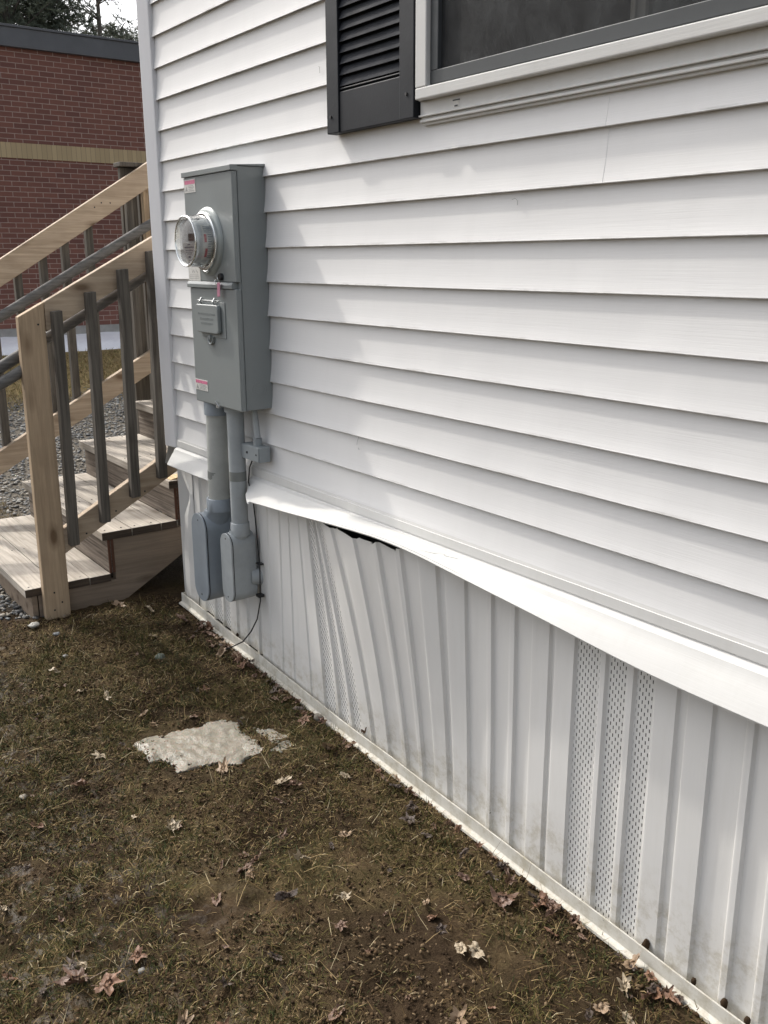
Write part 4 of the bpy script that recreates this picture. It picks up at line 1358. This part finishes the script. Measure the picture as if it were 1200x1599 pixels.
# ------------------------------------------------------------------ gravel
def stones(name, n, sampler, smin, smax, mats, seed, flat=0.5, label=None):
    R_ = np.random.default_rng(seed)
    # base: distorted octahedron-ish stone with 14 verts
    import itertools
    base = np.array([(x, y, z) for x in (-1, 1) for y in (-1, 1) for z in (-1, 1)], float) * 0.62
    ax = np.array([(1, 0, 0), (-1, 0, 0), (0, 1, 0), (0, -1, 0), (0, 0, 1), (0, 0, -1)], float)
    V = np.concatenate([base, ax])
    F = []
    # faces: each axis vertex with four cube corners around it
    for ai, a in enumerate(ax):
        axis = np.argmax(np.abs(a)); sgn = a[axis]
        cs = [i for i in range(8) if base[i][axis] * sgn > 0]
        o1, o2 = [q for q in range(3) if q != axis]
        cs.sort(key=lambda i: math.atan2(base[i][o2], base[i][o1]))
        if sgn * (1 if axis != 1 else -1) < 0: cs = cs[::-1]
        for k in range(4): F.append((8 + ai, cs[k], cs[(k + 1) % 4]))
    F = np.array(F)
    P = sampler(R_, n)
    n = len(P)
    sz = smin * (smax / smin) ** (R_.random(n) ** 1.8)
    jit = 1 + R_.uniform(-0.28, 0.28, (n, 14, 3))
    A = V[None] * jit
    A = A * np.stack([R_.uniform(0.8, 1.25, n), R_.uniform(0.55, 1.0, n), R_.uniform(flat * 0.5, flat, n)], 1)[:, None]
    yaw = R_.uniform(0, 2 * np.pi, n); tl = R_.normal(0, 0.35, n)
    cy, sy = np.cos(yaw), np.sin(yaw); ct, st_ = np.cos(tl), np.sin(tl)
    x, y, z = A[..., 0], A[..., 1], A[..., 2]
    y2 = y * ct[:, None] - z * st_[:, None]; z2 = y * st_[:, None] + z * ct[:, None]
    x3 = x * cy[:, None] - y2 * sy[:, None]; y3 = x * sy[:, None] + y2 * cy[:, None]
    B = np.stack([x3, y3, z2], -1) * (sz / 2)[:, None, None]
    zz = ground_z(P[:, 0], P[:, 1]) + sz * 0.10 + R_.uniform(0, 0.006, n)
    B += np.stack([P[:, 0], P[:, 1], zz], 1)[:, None]
    co = B.reshape(-1, 3)
    fc = (F[None] + 14 * np.arange(n)[:, None, None]).reshape(-1, 3)
    me = bpy.data.meshes.new(name); mesh_from_np(me, co, fc, 3)
    for m_ in mats: me.materials.append(m_)
    mi = np.repeat(R_.integers(0, len(mats), n), len(F)).astype(np.int32)
    me.polygons.foreach_set('material_index', mi)
    me.update(calc_edges=True)
    o = bpy.data.objects.new(name, me); C.objects.link(o)
    tag(o, label, name, kind='stuff')
    return o
gm = [mat_simple('gravel_grey', (0.17, 0.165, 0.155), 0.7, 0, 0.3, 30), mat_simple('gravel_blue', (0.12, 0.13, 0.135), 0.6, 0, 0.3, 30),
      mat_simple('gravel_tan', (0.23, 0.205, 0.165), 0.75, 0, 0.3, 30), mat_simple('gravel_pale', (0.34, 0.33, 0.30), 0.75, 0, 0.2, 30), mat_simple('gravel_dark', (0.075, 0.075, 0.075), 0.6, 0, 0.3, 30)]
def samp_front(R_, n):
    x = R_.uniform(-2.6, 0.05, n); y = R_.uniform(-2.4, -0.50, n)
    edge = -0.27 + 0.35 * (y + 0.66) + 0.05 * np.sin(y * 9) - 0.02
    keep = (x < edge - R_.exponential(0.03, n) + 0.03)
    return np.stack([x, y], 1)[keep]
stones('gravel', 14000, samp_front, 0.010, 0.042, gm, 5, 0.55, 'grey slate gravel in front of the lowest stair tread')
def samp_back(R_, n):
    x = R_.uniform(-6.9, -1.62, n); y = R_.uniform(-1.2, 4.2, n)
    keep = (x > -6.3 + 0.5 * np.sin(y * 1.7) + R_.normal(0, 0.15, n)) & ~((x > -2.15) & (y < -0.18) & (y > -0.75) & (R_.random(n) < 0.9))
    return np.stack([x, y], 1)[keep]
stones('gravel', 42000, samp_back, 0.014, 0.040, gm, 6, 0.5, 'grey gravel strip behind the stairs')

cr = [mat_simple('soil_crumb', (0.085, 0.055, 0.030), 0.9, 0, 0.3, 30, spec=0.1), mat_simple('soil_crumb_dark', (0.042, 0.027, 0.016), 0.85, 0, 0.3, 30, spec=0.1),
      mat_simple('soil_crumb_tan', (0.155, 0.11, 0.065), 0.9, 0, 0.3, 30, spec=0.1)]
def samp_crumb(R_, n):
    x = R_.uniform(-0.6, 3.3, n); y = R_.uniform(-1.7, -0.03, n)
    k = (VN.fbm(x, y, 3.3, 3) + R_.normal(0, 0.1, n) > -0.11) | (y > -0.12)
    k &= ~((x < -0.20) & (y > -0.7))
    return np.stack([x, y], 1)[k]
stones('soil', 70000, samp_crumb, 0.0025, 0.012, cr, 8, 0.8, 'loose crumbs of brown soil between the grass')
def samp_track(R_, n):
    x = R_.uniform(0.0, 3.2, n); y = -0.036 - np.abs(R_.normal(0, 0.010, n))
    k = VN.fbm(x, y * 0, 6, 3) > -0.06
    return np.stack([x, y], 1)[k]
stones('soil', 2600, samp_track, 0.005, 0.020, cr, 9, 0.9, 'crumbs of dark mud piled against the white track')
# ------------------------------------------------------------------ grass
def grass(name, P, length, width, mats, weights, seed, lean=0.9, label=None, cat='grass', segs=2):
    R_ = np.random.default_rng(seed)
    n = len(P)
    L = length[0] + (length[1] - length[0]) * R_.random(n) ** 1.7
    W = R_.uniform(width[0], width[1], n)
    a = R_.uniform(0, 2 * np.pi, n)
    ln = np.clip(R_.normal(lean, 0.35, n), 0.05, 1.45)      # angle from the vertical
    d = np.stack([np.cos(a), np.sin(a)], 1)
    side = np.stack([-np.sin(a), np.cos(a), np.zeros(n)], 1)
    z = ground_z(P[:, 0], P[:, 1])
    base = np.stack([P[:, 0], P[:, 1], z - 0.002], 1)
    def pt(t, curl):
        ang = ln + curl * t
        h = np.cos(np.minimum(ang, 1.62)); r = np.sin(ang)
        return base + np.stack([d[:, 0] * r, d[:, 1] * r, h], 1) * (L * t)[:, None] + np.array([0, 0, 0.001])
    curl = R_.uniform(-0.2, 0.9, n)
    tw = R_.normal(0, 0.5, n)
    side2 = side + np.stack([np.zeros(n), np.zeros(n), tw], 1)
    side2 /= np.linalg.norm(side2, axis=1, keepdims=True)
    p1 = pt(0.5, curl); p2 = pt(1.0, curl)
    w = (W / 2)[:, None]
    co = np.stack([base - side2 * w, base + side2 * w, p1 - side2 * w * 0.8, p1 + side2 * w * 0.8, p2], 1).reshape(-1, 3)
    k = 5 * np.arange(n)[:, None]
    tri = np.concatenate([k + np.array([[0, 1, 3]]), k + np.array([[0, 3, 2]]), k + np.array([[2, 3, 4]])], 1).reshape(-1, 3)
    me = bpy.data.meshes.new(name); mesh_from_np(me, co, tri, 3)
    for m_ in mats: me.materials.append(m_)
    mi = R_.choice(len(mats), n, p=weights) if not callable(weights) else weights(R_, P)
    me.polygons.foreach_set('material_index', np.repeat(mi, 3).astype(np.int32))
    me.update(calc_edges=True)
    o = bpy.data.objects.new(name, me); C.objects.link(o)
    tag(o, label, cat, kind='stuff')
    return o
def mat_blade(name, c, rough=0.6):
    n = NT(name)
    v = n.coord()
    n.col(n.mix(n.noise(v, 14, 3), tuple(q * 0.55 for q in c), tuple(q * 1.35 for q in c)))
    n.rough(0.75); n.bsdf.inputs['Specular IOR Level'].default_value = 0.12
    return n.mat
bl = [mat_blade('blade_dark_green', (0.036, 0.044, 0.015)), mat_blade('blade_olive', (0.120, 0.102, 0.034)), mat_blade('blade_brown', (0.130, 0.085, 0.038)),
      mat_blade('blade_dark_brown', (0.045, 0.027, 0.014)), mat_blade('blade_straw', (0.30, 0.22, 0.11), 0.5), mat_blade('blade_pale', (0.42, 0.35, 0.22), 0.5)]
def in_ice(x, y):
    return ((x - 1.06) * 0.6 + (y + 0.45) * 0.2) ** 2 / 0.012 + ((y + 0.45) - (x - 1.06) * 0.2) ** 2 / 0.05 < 0.85
ICE = np.array([(0.98, -0.666), (0.957, -0.623), (0.967, -0.558), (0.972, -0.49), (0.993, -0.422), (0.974, -0.394), (0.997, -0.33), (1.056, -0.298), (1.107, -0.307), (1.218, -0.292), (1.268, -0.300), (1.296, -0.325), (1.280, -0.383), (1.300, -0.43), (1.259, -0.461), (1.239, -0.508), (1.232, -0.55), (1.227, -0.603), (1.154, -0.604), (1.116, -0.621), (1.128, -0.659), (1.065, -0.655)])
ICE_IN = ICE.mean(0) + (ICE - ICE.mean(0)) * 0.80
def pip(x, y, poly):
    ins = np.zeros(len(x), bool)
    j = len(poly) - 1
    for i in range(len(poly)):
        xi, yi = poly[i]; xj, yj = poly[j]
        c = ((yi > y) != (yj > y)) & (x < (xj - xi) * (y - yi) / (yj - yi + 1e-12) + xi)
        ins ^= c; j = i
    return ins
def near_samples(R_, n, x0, x1, y0, y1, bare=0.5, clump=7.0):
    x = R_.uniform(x0, x1, n); y = R_.uniform(y0, y1, n)
    d = VN.fbm(x, y, 1.9, 3) + 0.7 * VN.fbm(x + 9, y + 3, clump, 2)
    keep = (d + R_.normal(0, 0.09, n) > -0.16 + bare * 0.1)
    keep &= ~((x < -0.30 + 0.35 * (y + 0.66)) & (y < -0.3)) & ~((x < -0.2) & (y > -0.75))
    keep &= ~pip(x, y, ICE_IN)
    keep &= ~((x < 0.02) & (y > -0.12) & (x > -0.2) & (R_.random(n) < 0.5))
    return np.stack([x, y], 1)[keep]
def mix_near(R_, P):
    g = 1.5 * VN.fbm(P[:, 0] + 3, P[:, 1] + 8, 1.9, 3) + R_.normal(0, 0.06, len(P))
    g = g + np.where((P[:, 0] > 0.2) & (P[:, 0] < 1.4), 0.05, -0.05)
    u = R_.random(len(P))
    out = np.where(g > 0.06, np.where(u < 0.42, 0, np.where(u < 0.74, 1, np.where(u < 0.95, 2, 4))), np.where(u < 0.38, 2, np.where(u < 0.66, 3, np.where(u < 0.90, 1, 4))))
    out = np.where(R_.random(len(P)) < 0.035, 5, out)
    out = np.where(R_.random(len(P)) < 0.06, 4, out)
    return out
R0 = np.random.default_rng(21)
P1 = near_samples(R0, 190000, -0.4, 3.6, -1.75, -0.035)
grass('grass', P1, (0.009, 0.042), (0.0012, 0.0027), bl, mix_near, 31, 1.05, 'short matted brown and green grass on the muddy ground beside the house')
def tufts(R_, nt, per, spread):
    cx_ = R_.uniform(-0.25, 3.0, nt * 4); cy_ = R_.uniform(-1.6, -0.05, nt * 4)
    g = VN.fbm(cx_ + 3, cy_ + 8, 1.6, 3) > 0.0
    keep = g & ~pip(cx_, cy_, ICE) & ~((cx_ < 0.1) & (cy_ < -0.3) & (cx_ < -0.2))
    cx_, cy_ = cx_[keep][:nt], cy_[keep][:nt]
    n = len(cx_)
    x = (cx_[:, None] + R_.normal(0, spread, (n, per))).ravel(); y = (cy_[:, None] + R_.normal(0, spread, (n, per))).ravel()
    k = (y < -0.035) & (x > -0.3)
    return np.stack([x, y], 1)[k]
grass('grass', tufts(R0, 620, 50, 0.018), (0.012, 0.045), (0.0014, 0.0028), [bl[0], bl[1], bl[4], bl[2]], [0.40, 0.34, 0.10, 0.16], 36, 0.8, 'darker green tufts standing up from the muddy grass')
P2 = near_samples(R0, 60000, -0.4, 6.0, -4.2, -1.7)
grass('grass', P2, (0.015, 0.05), (0.0018, 0.0035), bl, mix_near, 32, 1.0, 'short matted grass further from the house wall')
P3 = near_samples(R0, 3200, -0.2, 3.5, -1.7, -0.05, bare=-3)
grass('dead_straw', P3, (0.035, 0.11), (0.0010, 0.0020), [bl[4], bl[5], bl[2]], [0.45, 0.15, 0.40], 33, 1.38, 'long loose pale straws lying on the grass', 'straw')
# dead turf beyond the gravel and a tuft beside the lowest tread
nB = 52000
xb = R0.uniform(-9.1, -5.3, nB); yb = R0.uniform(-1.5, 7, nB)
kk = (xb < -6.0 + 0.5 * np.sin(yb * 1.7) + R0.normal(0, 0.25, nB))
grass('grass', np.stack([xb, yb], 1)[kk], (0.03, 0.09), (0.004, 0.009), [mat_blade('turf_gold', (0.42, 0.32, 0.15)), mat_blade('turf_brown', (0.24, 0.175, 0.09)), mat_blade('turf_green', (0.20, 0.19, 0.075))],
      [0.42, 0.38, 0.20], 34, 0.8, 'yellow brown winter turf in front of the brick building')
xb = R0.uniform(-2.4, -1.62, 3500); yb = R0.uniform(-0.72, -0.20, 3500)
kk = (R0.random(3500) < 0.9)
grass('grass', np.stack([xb, yb], 1)[kk], (0.02, 0.06), (0.002, 0.004), [bl[4], bl[2], bl[1]], [0.3, 0.45, 0.25], 35, 0.9, 'brown tuft of grass left of the second tread')

# ------------------------------------------------------------------ ice patch
def mat_ice():
    n = NT('dirty_ice')
    v = n.coord()
    a = n.noise(v, 14, 6, 0.7); b_ = n.noise(v, 70, 4, 0.7)
    c = n.mix(n.ramp(a, [(0.35, 0.0), (0.68, 1.0)]), (0.285, 0.26, 0.21), (0.205, 0.18, 0.14))
    c = n.mix(n.ramp(b_, [(0.55, 0.0), (0.74, 0.8)]), c, (0.12, 0.095, 0.065))
    n.col(c); n.rough(n.ramp(a, [(0.3, 0.25), (0.7, 0.6)]))
    n.bsdf.inputs['Subsurface Weight'].default_value = 0.25
    n.bsdf.inputs['Subsurface Scale'].default_value = 0.01
    b1 = n.bump(a, 0.5, 0.012)
    n.bump(b_, 0.6, 0.004, b1)
    return n.mat
def ice_patch(poly, name, label, height, mat):
    gx = np.arange(poly[:, 0].min() - 0.02, poly[:, 0].max() + 0.02, 0.007)
    gy = np.arange(poly[:, 1].min() - 0.02, poly[:, 1].max() + 0.02, 0.007)
    GX_, GY_ = np.meshgrid(gx, gy, indexing='ij')
    wx = GX_ + 0.032 * VN.fbm(GX_, GY_, 22, 4); wy = GY_ + 0.032 * VN.fbm(GX_ + 50, GY_, 22, 4)
    ins = pip(wx.ravel(), wy.ravel(), poly).reshape(wx.shape).astype(float)
    # distance-like field by repeated blur
    f = ins.copy(); acc = ins.copy()
    for _ in range(9):
        p = np.pad(f, 1)
        f = np.minimum.reduce([p[1:-1, 1:-1], p[:-2, 1:-1], p[2:, 1:-1], p[1:-1, :-2], p[1:-1, 2:]])
        acc += f
    acc /= 10
    gz = ground_z(GX_, GY_)
    base = np.median(gz)
    Zt = gz * 0.5 + base * 0.5 + 0.001 + height * np.sqrt(acc) + 0.0035 * VN.fbm(GX_, GY_, 30, 4) + 0.006 * VN.fbm(GX_ + 9, GY_, 9, 2)
    keep = ins > 0
    cx_, cy_ = poly.mean(0)
    vid = -np.ones(ins.shape, int); vs = []
    for i, j in zip(*np.nonzero(keep)):
        vid[i, j] = len(vs); vs.append((GX_[i, j], GY_[i, j], Zt[i, j]))
    fs = []; bot = {}
    def B_(i, j):
        if (i, j) not in bot:
            bot[(i, j)] = len(vs); vs.append((GX_[i, j], GY_[i, j], gz[i, j] - 0.01))
        return bot[(i, j)]
    q = keep[:-1, :-1] & keep[1:, :-1] & keep[1:, 1:] & keep[:-1, 1:]
    for i, j in zip(*np.nonzero(q)):
        fs.append((vid[i, j], vid[i + 1, j], vid[i + 1, j + 1], vid[i, j + 1]))
    qs = np.pad(q, 1)
    for i, j in zip(*np.nonzero(q)):
        I, J = i + 1, j + 1
        for (di, dj, a, b2) in ((-1, 0, (i, j), (i, j + 1)), (1, 0, (i + 1, j + 1), (i + 1, j)), (0, -1, (i + 1, j), (i, j)), (0, 1, (i, j + 1), (i + 1, j + 1))):
            if not qs[I + di, J + dj]:
                fs.append((vid[a], vid[b2], B_(*b2), B_(*a)))
    s = MB(); s.add(vs, fs)
    o = s.build(name, mat, None, smooth=True, sharp=75, loc=(cx_, cy_, base))
    return tag(o, label, 'ice')
icem = mat_ice()
ice_patch(ICE, 'ice_patch', 'melting patch of dirty white ice on the grass', 0.011, icem)
ice_patch(np.array([(1.109, -0.278), (1.184, -0.236), (1.247, -0.210), (1.313, -0.231), (1.335, -0.286), (1.305, -0.318), (1.229, -0.281)]), 'ice_patch', 'small thin sliver of ice between the big ice patch and the track', 0.005, icem)

# ------------------------------------------------------------------ loose stones
def rock(name, x, y, r, mat, label, flat=0.8, zz=None):
    s = MB()
    n1, n2 = 9, 14
    z0 = float(ground_z(x, y)) if zz is None else zz
    rows = []
    for i in range(n1 + 1):
        th_ = math.pi * i / n1
        row = []
        for k in range(n2 + 1):
            ph = 2 * math.pi * (k % n2) / n2
            d = Vector((math.sin(th_) * math.cos(ph), math.sin(th_) * math.sin(ph), math.cos(th_)))
            q = r * (1 + 0.35 * mnoise.noise(d * 1.4 + Vector((x * 9, y * 9, 0))))
            row.append((x + d.x * q, y + d.y * q, z0 + r * 0.45 * flat + d.z * q * flat))
        rows.append(row)
    s.strip(rows)
    o = s.build(name, mat, None, smooth=True, sharp=50, loc=(x, y, z0))
    return tag(o, label, 'stone')
rock('stone', 1.195, -0.060, 0.017, gm[2], 'round tan stone against the white track')
rock('stone', 0.46, -0.34, 0.020, mat_simple('greenish_stone', (0.12, 0.14, 0.11), 0.7, 0, 0.2, 30), 'greenish round stone in the grass before the large conduit')
rock('stone', -0.13, -0.66, 0.022, gm[3], 'pale stone at the foot of the stair post', 0.5)
for k, (x, y, r) in enumerate(((0.26, -0.65, 0.012), (0.05, -0.62, 0.014), (1.10, -1.05, 0.012), (0.35, -0.95, 0.013), (0.6, -1.1, 0.012), (1.95, -1.02, 0.009))):
    tag(rock('pebble', x, y, r, gm[k % 5], 'small grey pebble half sunk in the muddy grass', 0.6), group='pebbles in the grass')

for x, r, lb in ((2.600, 0.009, 'dark mud clod in the track right of the three vent bands'), (2.735, 0.006, 'small mud clod on the skirting near the lower right corner'),
                 (2.815, 0.008, 'mud clod in the track at the lower right corner'), (2.873, 0.007, 'last mud clod on the track at the right edge'), (0.50, 0.006, 'mud clod stuck in the track below the small conduit')):
    tag(rock('mud_clod', x, -0.0165, r, cr[1], lb, 1.6, zb(x) + 0.036), cat='mud clod')
# ------------------------------------------------------------------ fallen leaves
def mat_leaf(name, c, c2, rough=0.55):
    n = NT(name)
    v = n.coord()
    a = n.noise(v, 45, 4, 0.7)
    n.col(n.mix(n.ramp(a, [(0.3, 0.0), (0.7, 1.0)]), c, c2)); n.rough(rough)
    n.bump(n.noise(v, 160, 3), 0.4, 0.001)
    return n.mat
LM = {'tan': mat_leaf('leaf_tan', (0.34, 0.24, 0.15), (0.21, 0.14, 0.085)), 'pale': mat_leaf('leaf_pale', (0.46, 0.38, 0.27), (0.27, 0.21, 0.135)),
      'brown': mat_leaf('leaf_brown', (0.17, 0.095, 0.055), (0.10, 0.055, 0.035)), 'rust': mat_leaf('leaf_rust', (0.22, 0.115, 0.062), (0.13, 0.065, 0.038)),
      'dark': mat_leaf('leaf_dark', (0.085, 0.058, 0.042), (0.045, 0.03, 0.023), 0.6), 'red': mat_leaf('leaf_red_brown', (0.17, 0.095, 0.06), (0.09, 0.05, 0.034), 0.5)}
MAPLE = [(0, -0.42), (0.12, -0.34), (0.30, -0.38), (0.28, -0.24), (0.46, -0.12), (0.40, 0.0), (0.48, 0.20), (0.34, 0.20), (0.24, 0.24), (0.24, 0.40), (0.12, 0.40), (0, 0.56),
         (-0.12, 0.40), (-0.24, 0.42), (-0.22, 0.24), (-0.34, 0.20), (-0.48, 0.18), (-0.40, 0.0), (-0.46, -0.14), (-0.28, -0.24), (-0.28, -0.38), (-0.10, -0.34)]
OVAL = [(0, -0.55), (0.14, -0.36), (0.24, -0.12), (0.25, 0.10), (0.16, 0.34), (0.05, 0.50), (0, 0.56), (-0.07, 0.48), (-0.17, 0.30), (-0.25, 0.05), (-0.22, -0.20), (-0.12, -0.40)]
def leaf_mesh(kind, seed):
    r = random.Random(seed)
    curl = r.uniform(-0.3, 0.9); fold = r.uniform(-0.5, 0.9); tw = r.uniform(-1.2, 1.2)
    out = []
    N = 40
    ph = r.uniform(0, 6.28)
    for k in range(N):
        th = 2 * math.pi * k / N - math.pi / 2
        if kind == 'm':
            rad_ = 0.23 + 0.02 * math.sin(11 * th + ph)
            for (deg, A, wd) in ((90, 0.34, 0.24), (90 - 52, 0.27, 0.22), (90 + 52, 0.25, 0.22), (90 - 112, 0.13, 0.24), (90 + 112, 0.14, 0.24)):
                d_ = (th - math.radians(deg) + math.pi) % (2 * math.pi) - math.pi
                rad_ += A * math.exp(-abs(d_ / wd) ** 1.5)
        else:
            rad_ = 0.24 + 0.26 * abs(math.sin(th)) ** 2.2 + 0.02 * math.sin(9 * th + ph)
        rad_ *= r.uniform(0.84, 1.1)
        out.append((rad_ * math.cos(th), rad_ * math.sin(th)))
    if r.random() < 0.3:      # a piece torn away
        q0 = r.randrange(N)
        for q in range(r.randint(3, 7)):
            x, y = out[(q0 + q) % N]; out[(q0 + q) % N] = (x * 0.55, y * 0.55)
    rings = [0.0, 0.35, 0.7, 1.0]
    vs = [(0, 0)]
    for q in rings[1:]:
        for (x, y) in out: vs.append((x * q, y * q))
    n = len(out)
    P = []
    for (x, y) in vs:
        z = abs(x) * fold * 0.55 + (x * x + y * y) * curl * 0.35 + 0.17 * mnoise.noise(Vector((x * 3.2, y * 3.2, seed * 1.7))) + 0.08 * mnoise.noise(Vector((x * 9, y * 9, seed * 3.1)))
        a = tw * y
        P.append((x * math.cos(a) - z * math.sin(a) * 0.6, y * (1 - 0.12 * curl * abs(y)), z * math.cos(a) + x * math.sin(a) * 0.6))
    fs = [(0, 1 + k, 1 + (k + 1) % n) for k in range(n)]
    for i in range(len(rings) - 2):
        for k in range(n):
            a = 1 + i * n + k; b_ = 1 + i * n + (k + 1) % n
            fs.append((a, b_, b_ + n, a + n))
    # stalk
    st0 = P[1 + 2 * n]
    m = len(P)
    P += [(st0[0] - 0.012, st0[1], st0[2]), (st0[0] + 0.012, st0[1], st0[2]), (st0[0] + 0.06, st0[1] - 0.38, st0[2] + 0.10), (st0[0] + 0.045, st0[1] - 0.38, st0[2] + 0.10)]
    fs.append((m, m + 1, m + 2, m + 3))
    me = bpy.data.meshes.new('fallen_leaf')
    zmin = min(p[2] for p in P)
    me.from_pydata([(p[0], p[1], p[2] - zmin) for p in P], [], fs)
    me.polygons.foreach_set('use_smooth', [True] * len(me.polygons))
    me.update()
    return me
LMESH = {}
def leaf(x, y, size, col, kind='m', label=None, group='leaves fallen on the muddy grass', seed=None, tilt=None, dz=0.0):
    seed = random.randrange(14) if seed is None else seed
    key = (kind, seed, col)
    if key not in LMESH:
        me = leaf_mesh(kind, seed); me.materials.append(LM[col]); LMESH[key] = me
    o = bpy.data.objects.new('fallen_leaf', LMESH[key]); C.objects.link(o)
    o.location = (x, y, float(ground_z(x, y)) + 0.006 + dz)
    size *= 1.28
    o.scale = (size * random.uniform(0.55, 1.05), size, size * random.uniform(0.7, 1.3))
    tl = tilt if tilt is not None else random.uniform(-0.4, 0.4)
    o.rotation_euler = (tl, random.uniform(-0.4, 0.4), random.uniform(0, 6.28))
    names = {'tan': 'curled tan leaf', 'pale': 'pale dry leaf', 'brown': 'brown leaf', 'rust': 'rust brown leaf', 'dark': 'wet dark leaf', 'red': 'wet reddish leaf'}
    return tag(o, label or ('small ' + names[col] + ' lying in the muddy grass'), 'leaf', group if label is None else None)
leaf(1.305, -0.487, 0.075, 'tan', 'm', 'large light tan maple leaf just below the ice patch', seed=1)
leaf(2.487, -0.508, 0.075, 'tan', 'm', 'large tan leaf standing upright near the bottom edge', seed=2, tilt=1.0)
leaf(2.330, -0.366, 0.040, 'pale', 'o', 'left one of two pale leaves close together in the lower right grass', seed=3)
leaf(2.350, -0.338, 0.045, 'pale', 'o', 'right one of two pale leaves close together in the lower right grass', seed=4)
leaf(2.005, -0.487, 0.036, 'pale', 'm', 'small bright cream leaf alone in the middle of the grass', seed=5)
leaf(1.475, -0.362, 0.050, 'pale', 'o', 'cream curled leaf among brown leaves right of the ice patch', seed=6)
leaf(1.505, -0.345, 0.060, 'brown', 'm', 'brown crumpled leaf beside the cream curled leaf', seed=6)
leaf(0.215, -0.125, 0.085, 'red', 'm', 'broad reddish brown leaf on the soil left of the ground wire', seed=7)
leaf(0.56, -0.125, 0.060, 'tan', 'o', 'tan oval leaf at the end of the ground wire', seed=8)
leaf(1.395, -0.145, 0.065, 'tan', 'o', 'light tan oval leaf close to the track, right of the ice', seed=2, tilt=0.8)
leaf(1.19, -0.115, 0.055, 'rust', 'm', 'rust brown leaf under the round tan stone', seed=3)
leaf(2.20, -0.350, 0.045, 'rust', 'o', 'narrow orange brown leaf near the skirting in the lower right', seed=5, tilt=0.7)
leaf(2.418, -0.150, 0.042, 'rust', 'o', 'orange leaf next to the track below the three vent bands', seed=7, tilt=0.6)
leaf(2.640, -0.135, 0.046, 'pale', 'm', 'pale leaf near the track in the lower right corner', seed=0)
leaf(2.655, -0.235, 0.055, 'tan', 'm', 'folded tan leaf below the pale leaf in the lower right corner', seed=4)
leaf(2.262, -0.166, 0.085, 'red', 'm', 'large wet purplish leaf beside the track', seed=8)
leaf(1.820, -0.512, 0.050, 'pale', 'o', 'pale oval leaf with dark grass round it, left of centre of the grass', seed=1, tilt=0.6)
leaf(1.482, -0.738, 0.048, 'pale', 'm', 'pale curled leaf well below the ice patch', seed=2)
leaf(1.373, -0.81, 0.032, 'pale', 'o', 'short cream leaf left of the pale curled leaf', seed=4)
leaf(1.00, -0.775, 0.060, 'pale', 'm', 'ragged pale leaf left of the ice patch', seed=7)
leaf(1.13, -0.88, 0.055, 'brown', 'm', 'brown maple leaf left below the ice patch', seed=0)
leaf(0.572, -0.692, 0.055, 'pale', 'm', 'left of two pale leaves in the upper left grass', seed=3)
leaf(0.650, -0.630, 0.055, 'pale', 'm', 'right of two pale leaves in the upper left grass', seed=5)
leaf(-0.13, -0.285, 0.075, 'tan', 'o', 'dry tan leaf on the soil beside the stair stringer', seed=6)
leaf(0.02, -0.20, 0.05, 'pale', 'o', 'pale leaf at the foot of the stairs close to the house corner', seed=1)
leaf(0.30, -0.30, 0.045, 'pale', 'm', 'pale crumpled leaf between the stairs and the ice patch', seed=8)
leaf(1.90, -1.155, 0.085, 'red', 'm', 'big wet reddish leaf in the lower left corner', seed=2)
leaf(1.95, -1.10, 0.080, 'rust', 'm', 'big rust brown leaf next to the wet reddish leaf in the lower left', seed=3)
leaf(1.90, -1.01, 0.048, 'rust', 'm', 'small orange brown leaf above the big rust leaf', seed=6)
leaf(1.85, -1.15, 0.06, 'dark', 'm', 'wet dark leaf at the left edge below the middle', seed=1)
leaf(2.15, -1.01, 0.07, 'tan', 'm', 'tan leaf cut by the bottom edge of the picture', seed=8)
leaf(2.21, -0.945, 0.06, 'rust', 'm', 'rusty leaf cut by the bottom edge right of the tan one', seed=5)
leaf(1.93, -0.62, 0.055, 'dark', 'o', 'long dark brown leaf in the middle of the grass', seed=5)
leaf(1.85, -0.155, 0.055, 'dark', 'm', 'grey brown leaf heaped by the track at mid length', seed=6)
leaf(1.80, -0.11, 0.06, 'dark', 'm', 'dark crumpled leaf against the track at mid length', seed=3)
leaf(1.42, -0.012, 0.05, 'brown', 'm', 'brown leaf caught in the track at the leaning vent panel', seed=3, dz=0.045, tilt=1.2)
R1 = random.Random(4)
for k in range(112):     # drift of leaves along the foot of the wall
    x = R1.uniform(0.25, 3.0) if k > 40 else R1.uniform(0.3, 1.25)
    y = -0.052 - abs(R1.gauss(0, 0.035))
    leaf(x, y, R1.uniform(0.022, 0.048), R1.choice(['brown', 'brown', 'rust', 'dark', 'dark', 'red', 'tan']), R1.choice('mo'))
for k in range(130):
    x = R1.uniform(-0.1, 3.0); y = R1.uniform(-1.5, -0.08)
    if pip(np.array([x]), np.array([y]), ICE)[0]: continue
    leaf(x, y, R1.uniform(0.018, 0.045), R1.choice(['brown', 'brown', 'rust', 'dark', 'dark', 'red', 'tan', 'pale', 'dark', 'brown']), R1.choice('mo'), dz=-0.004)
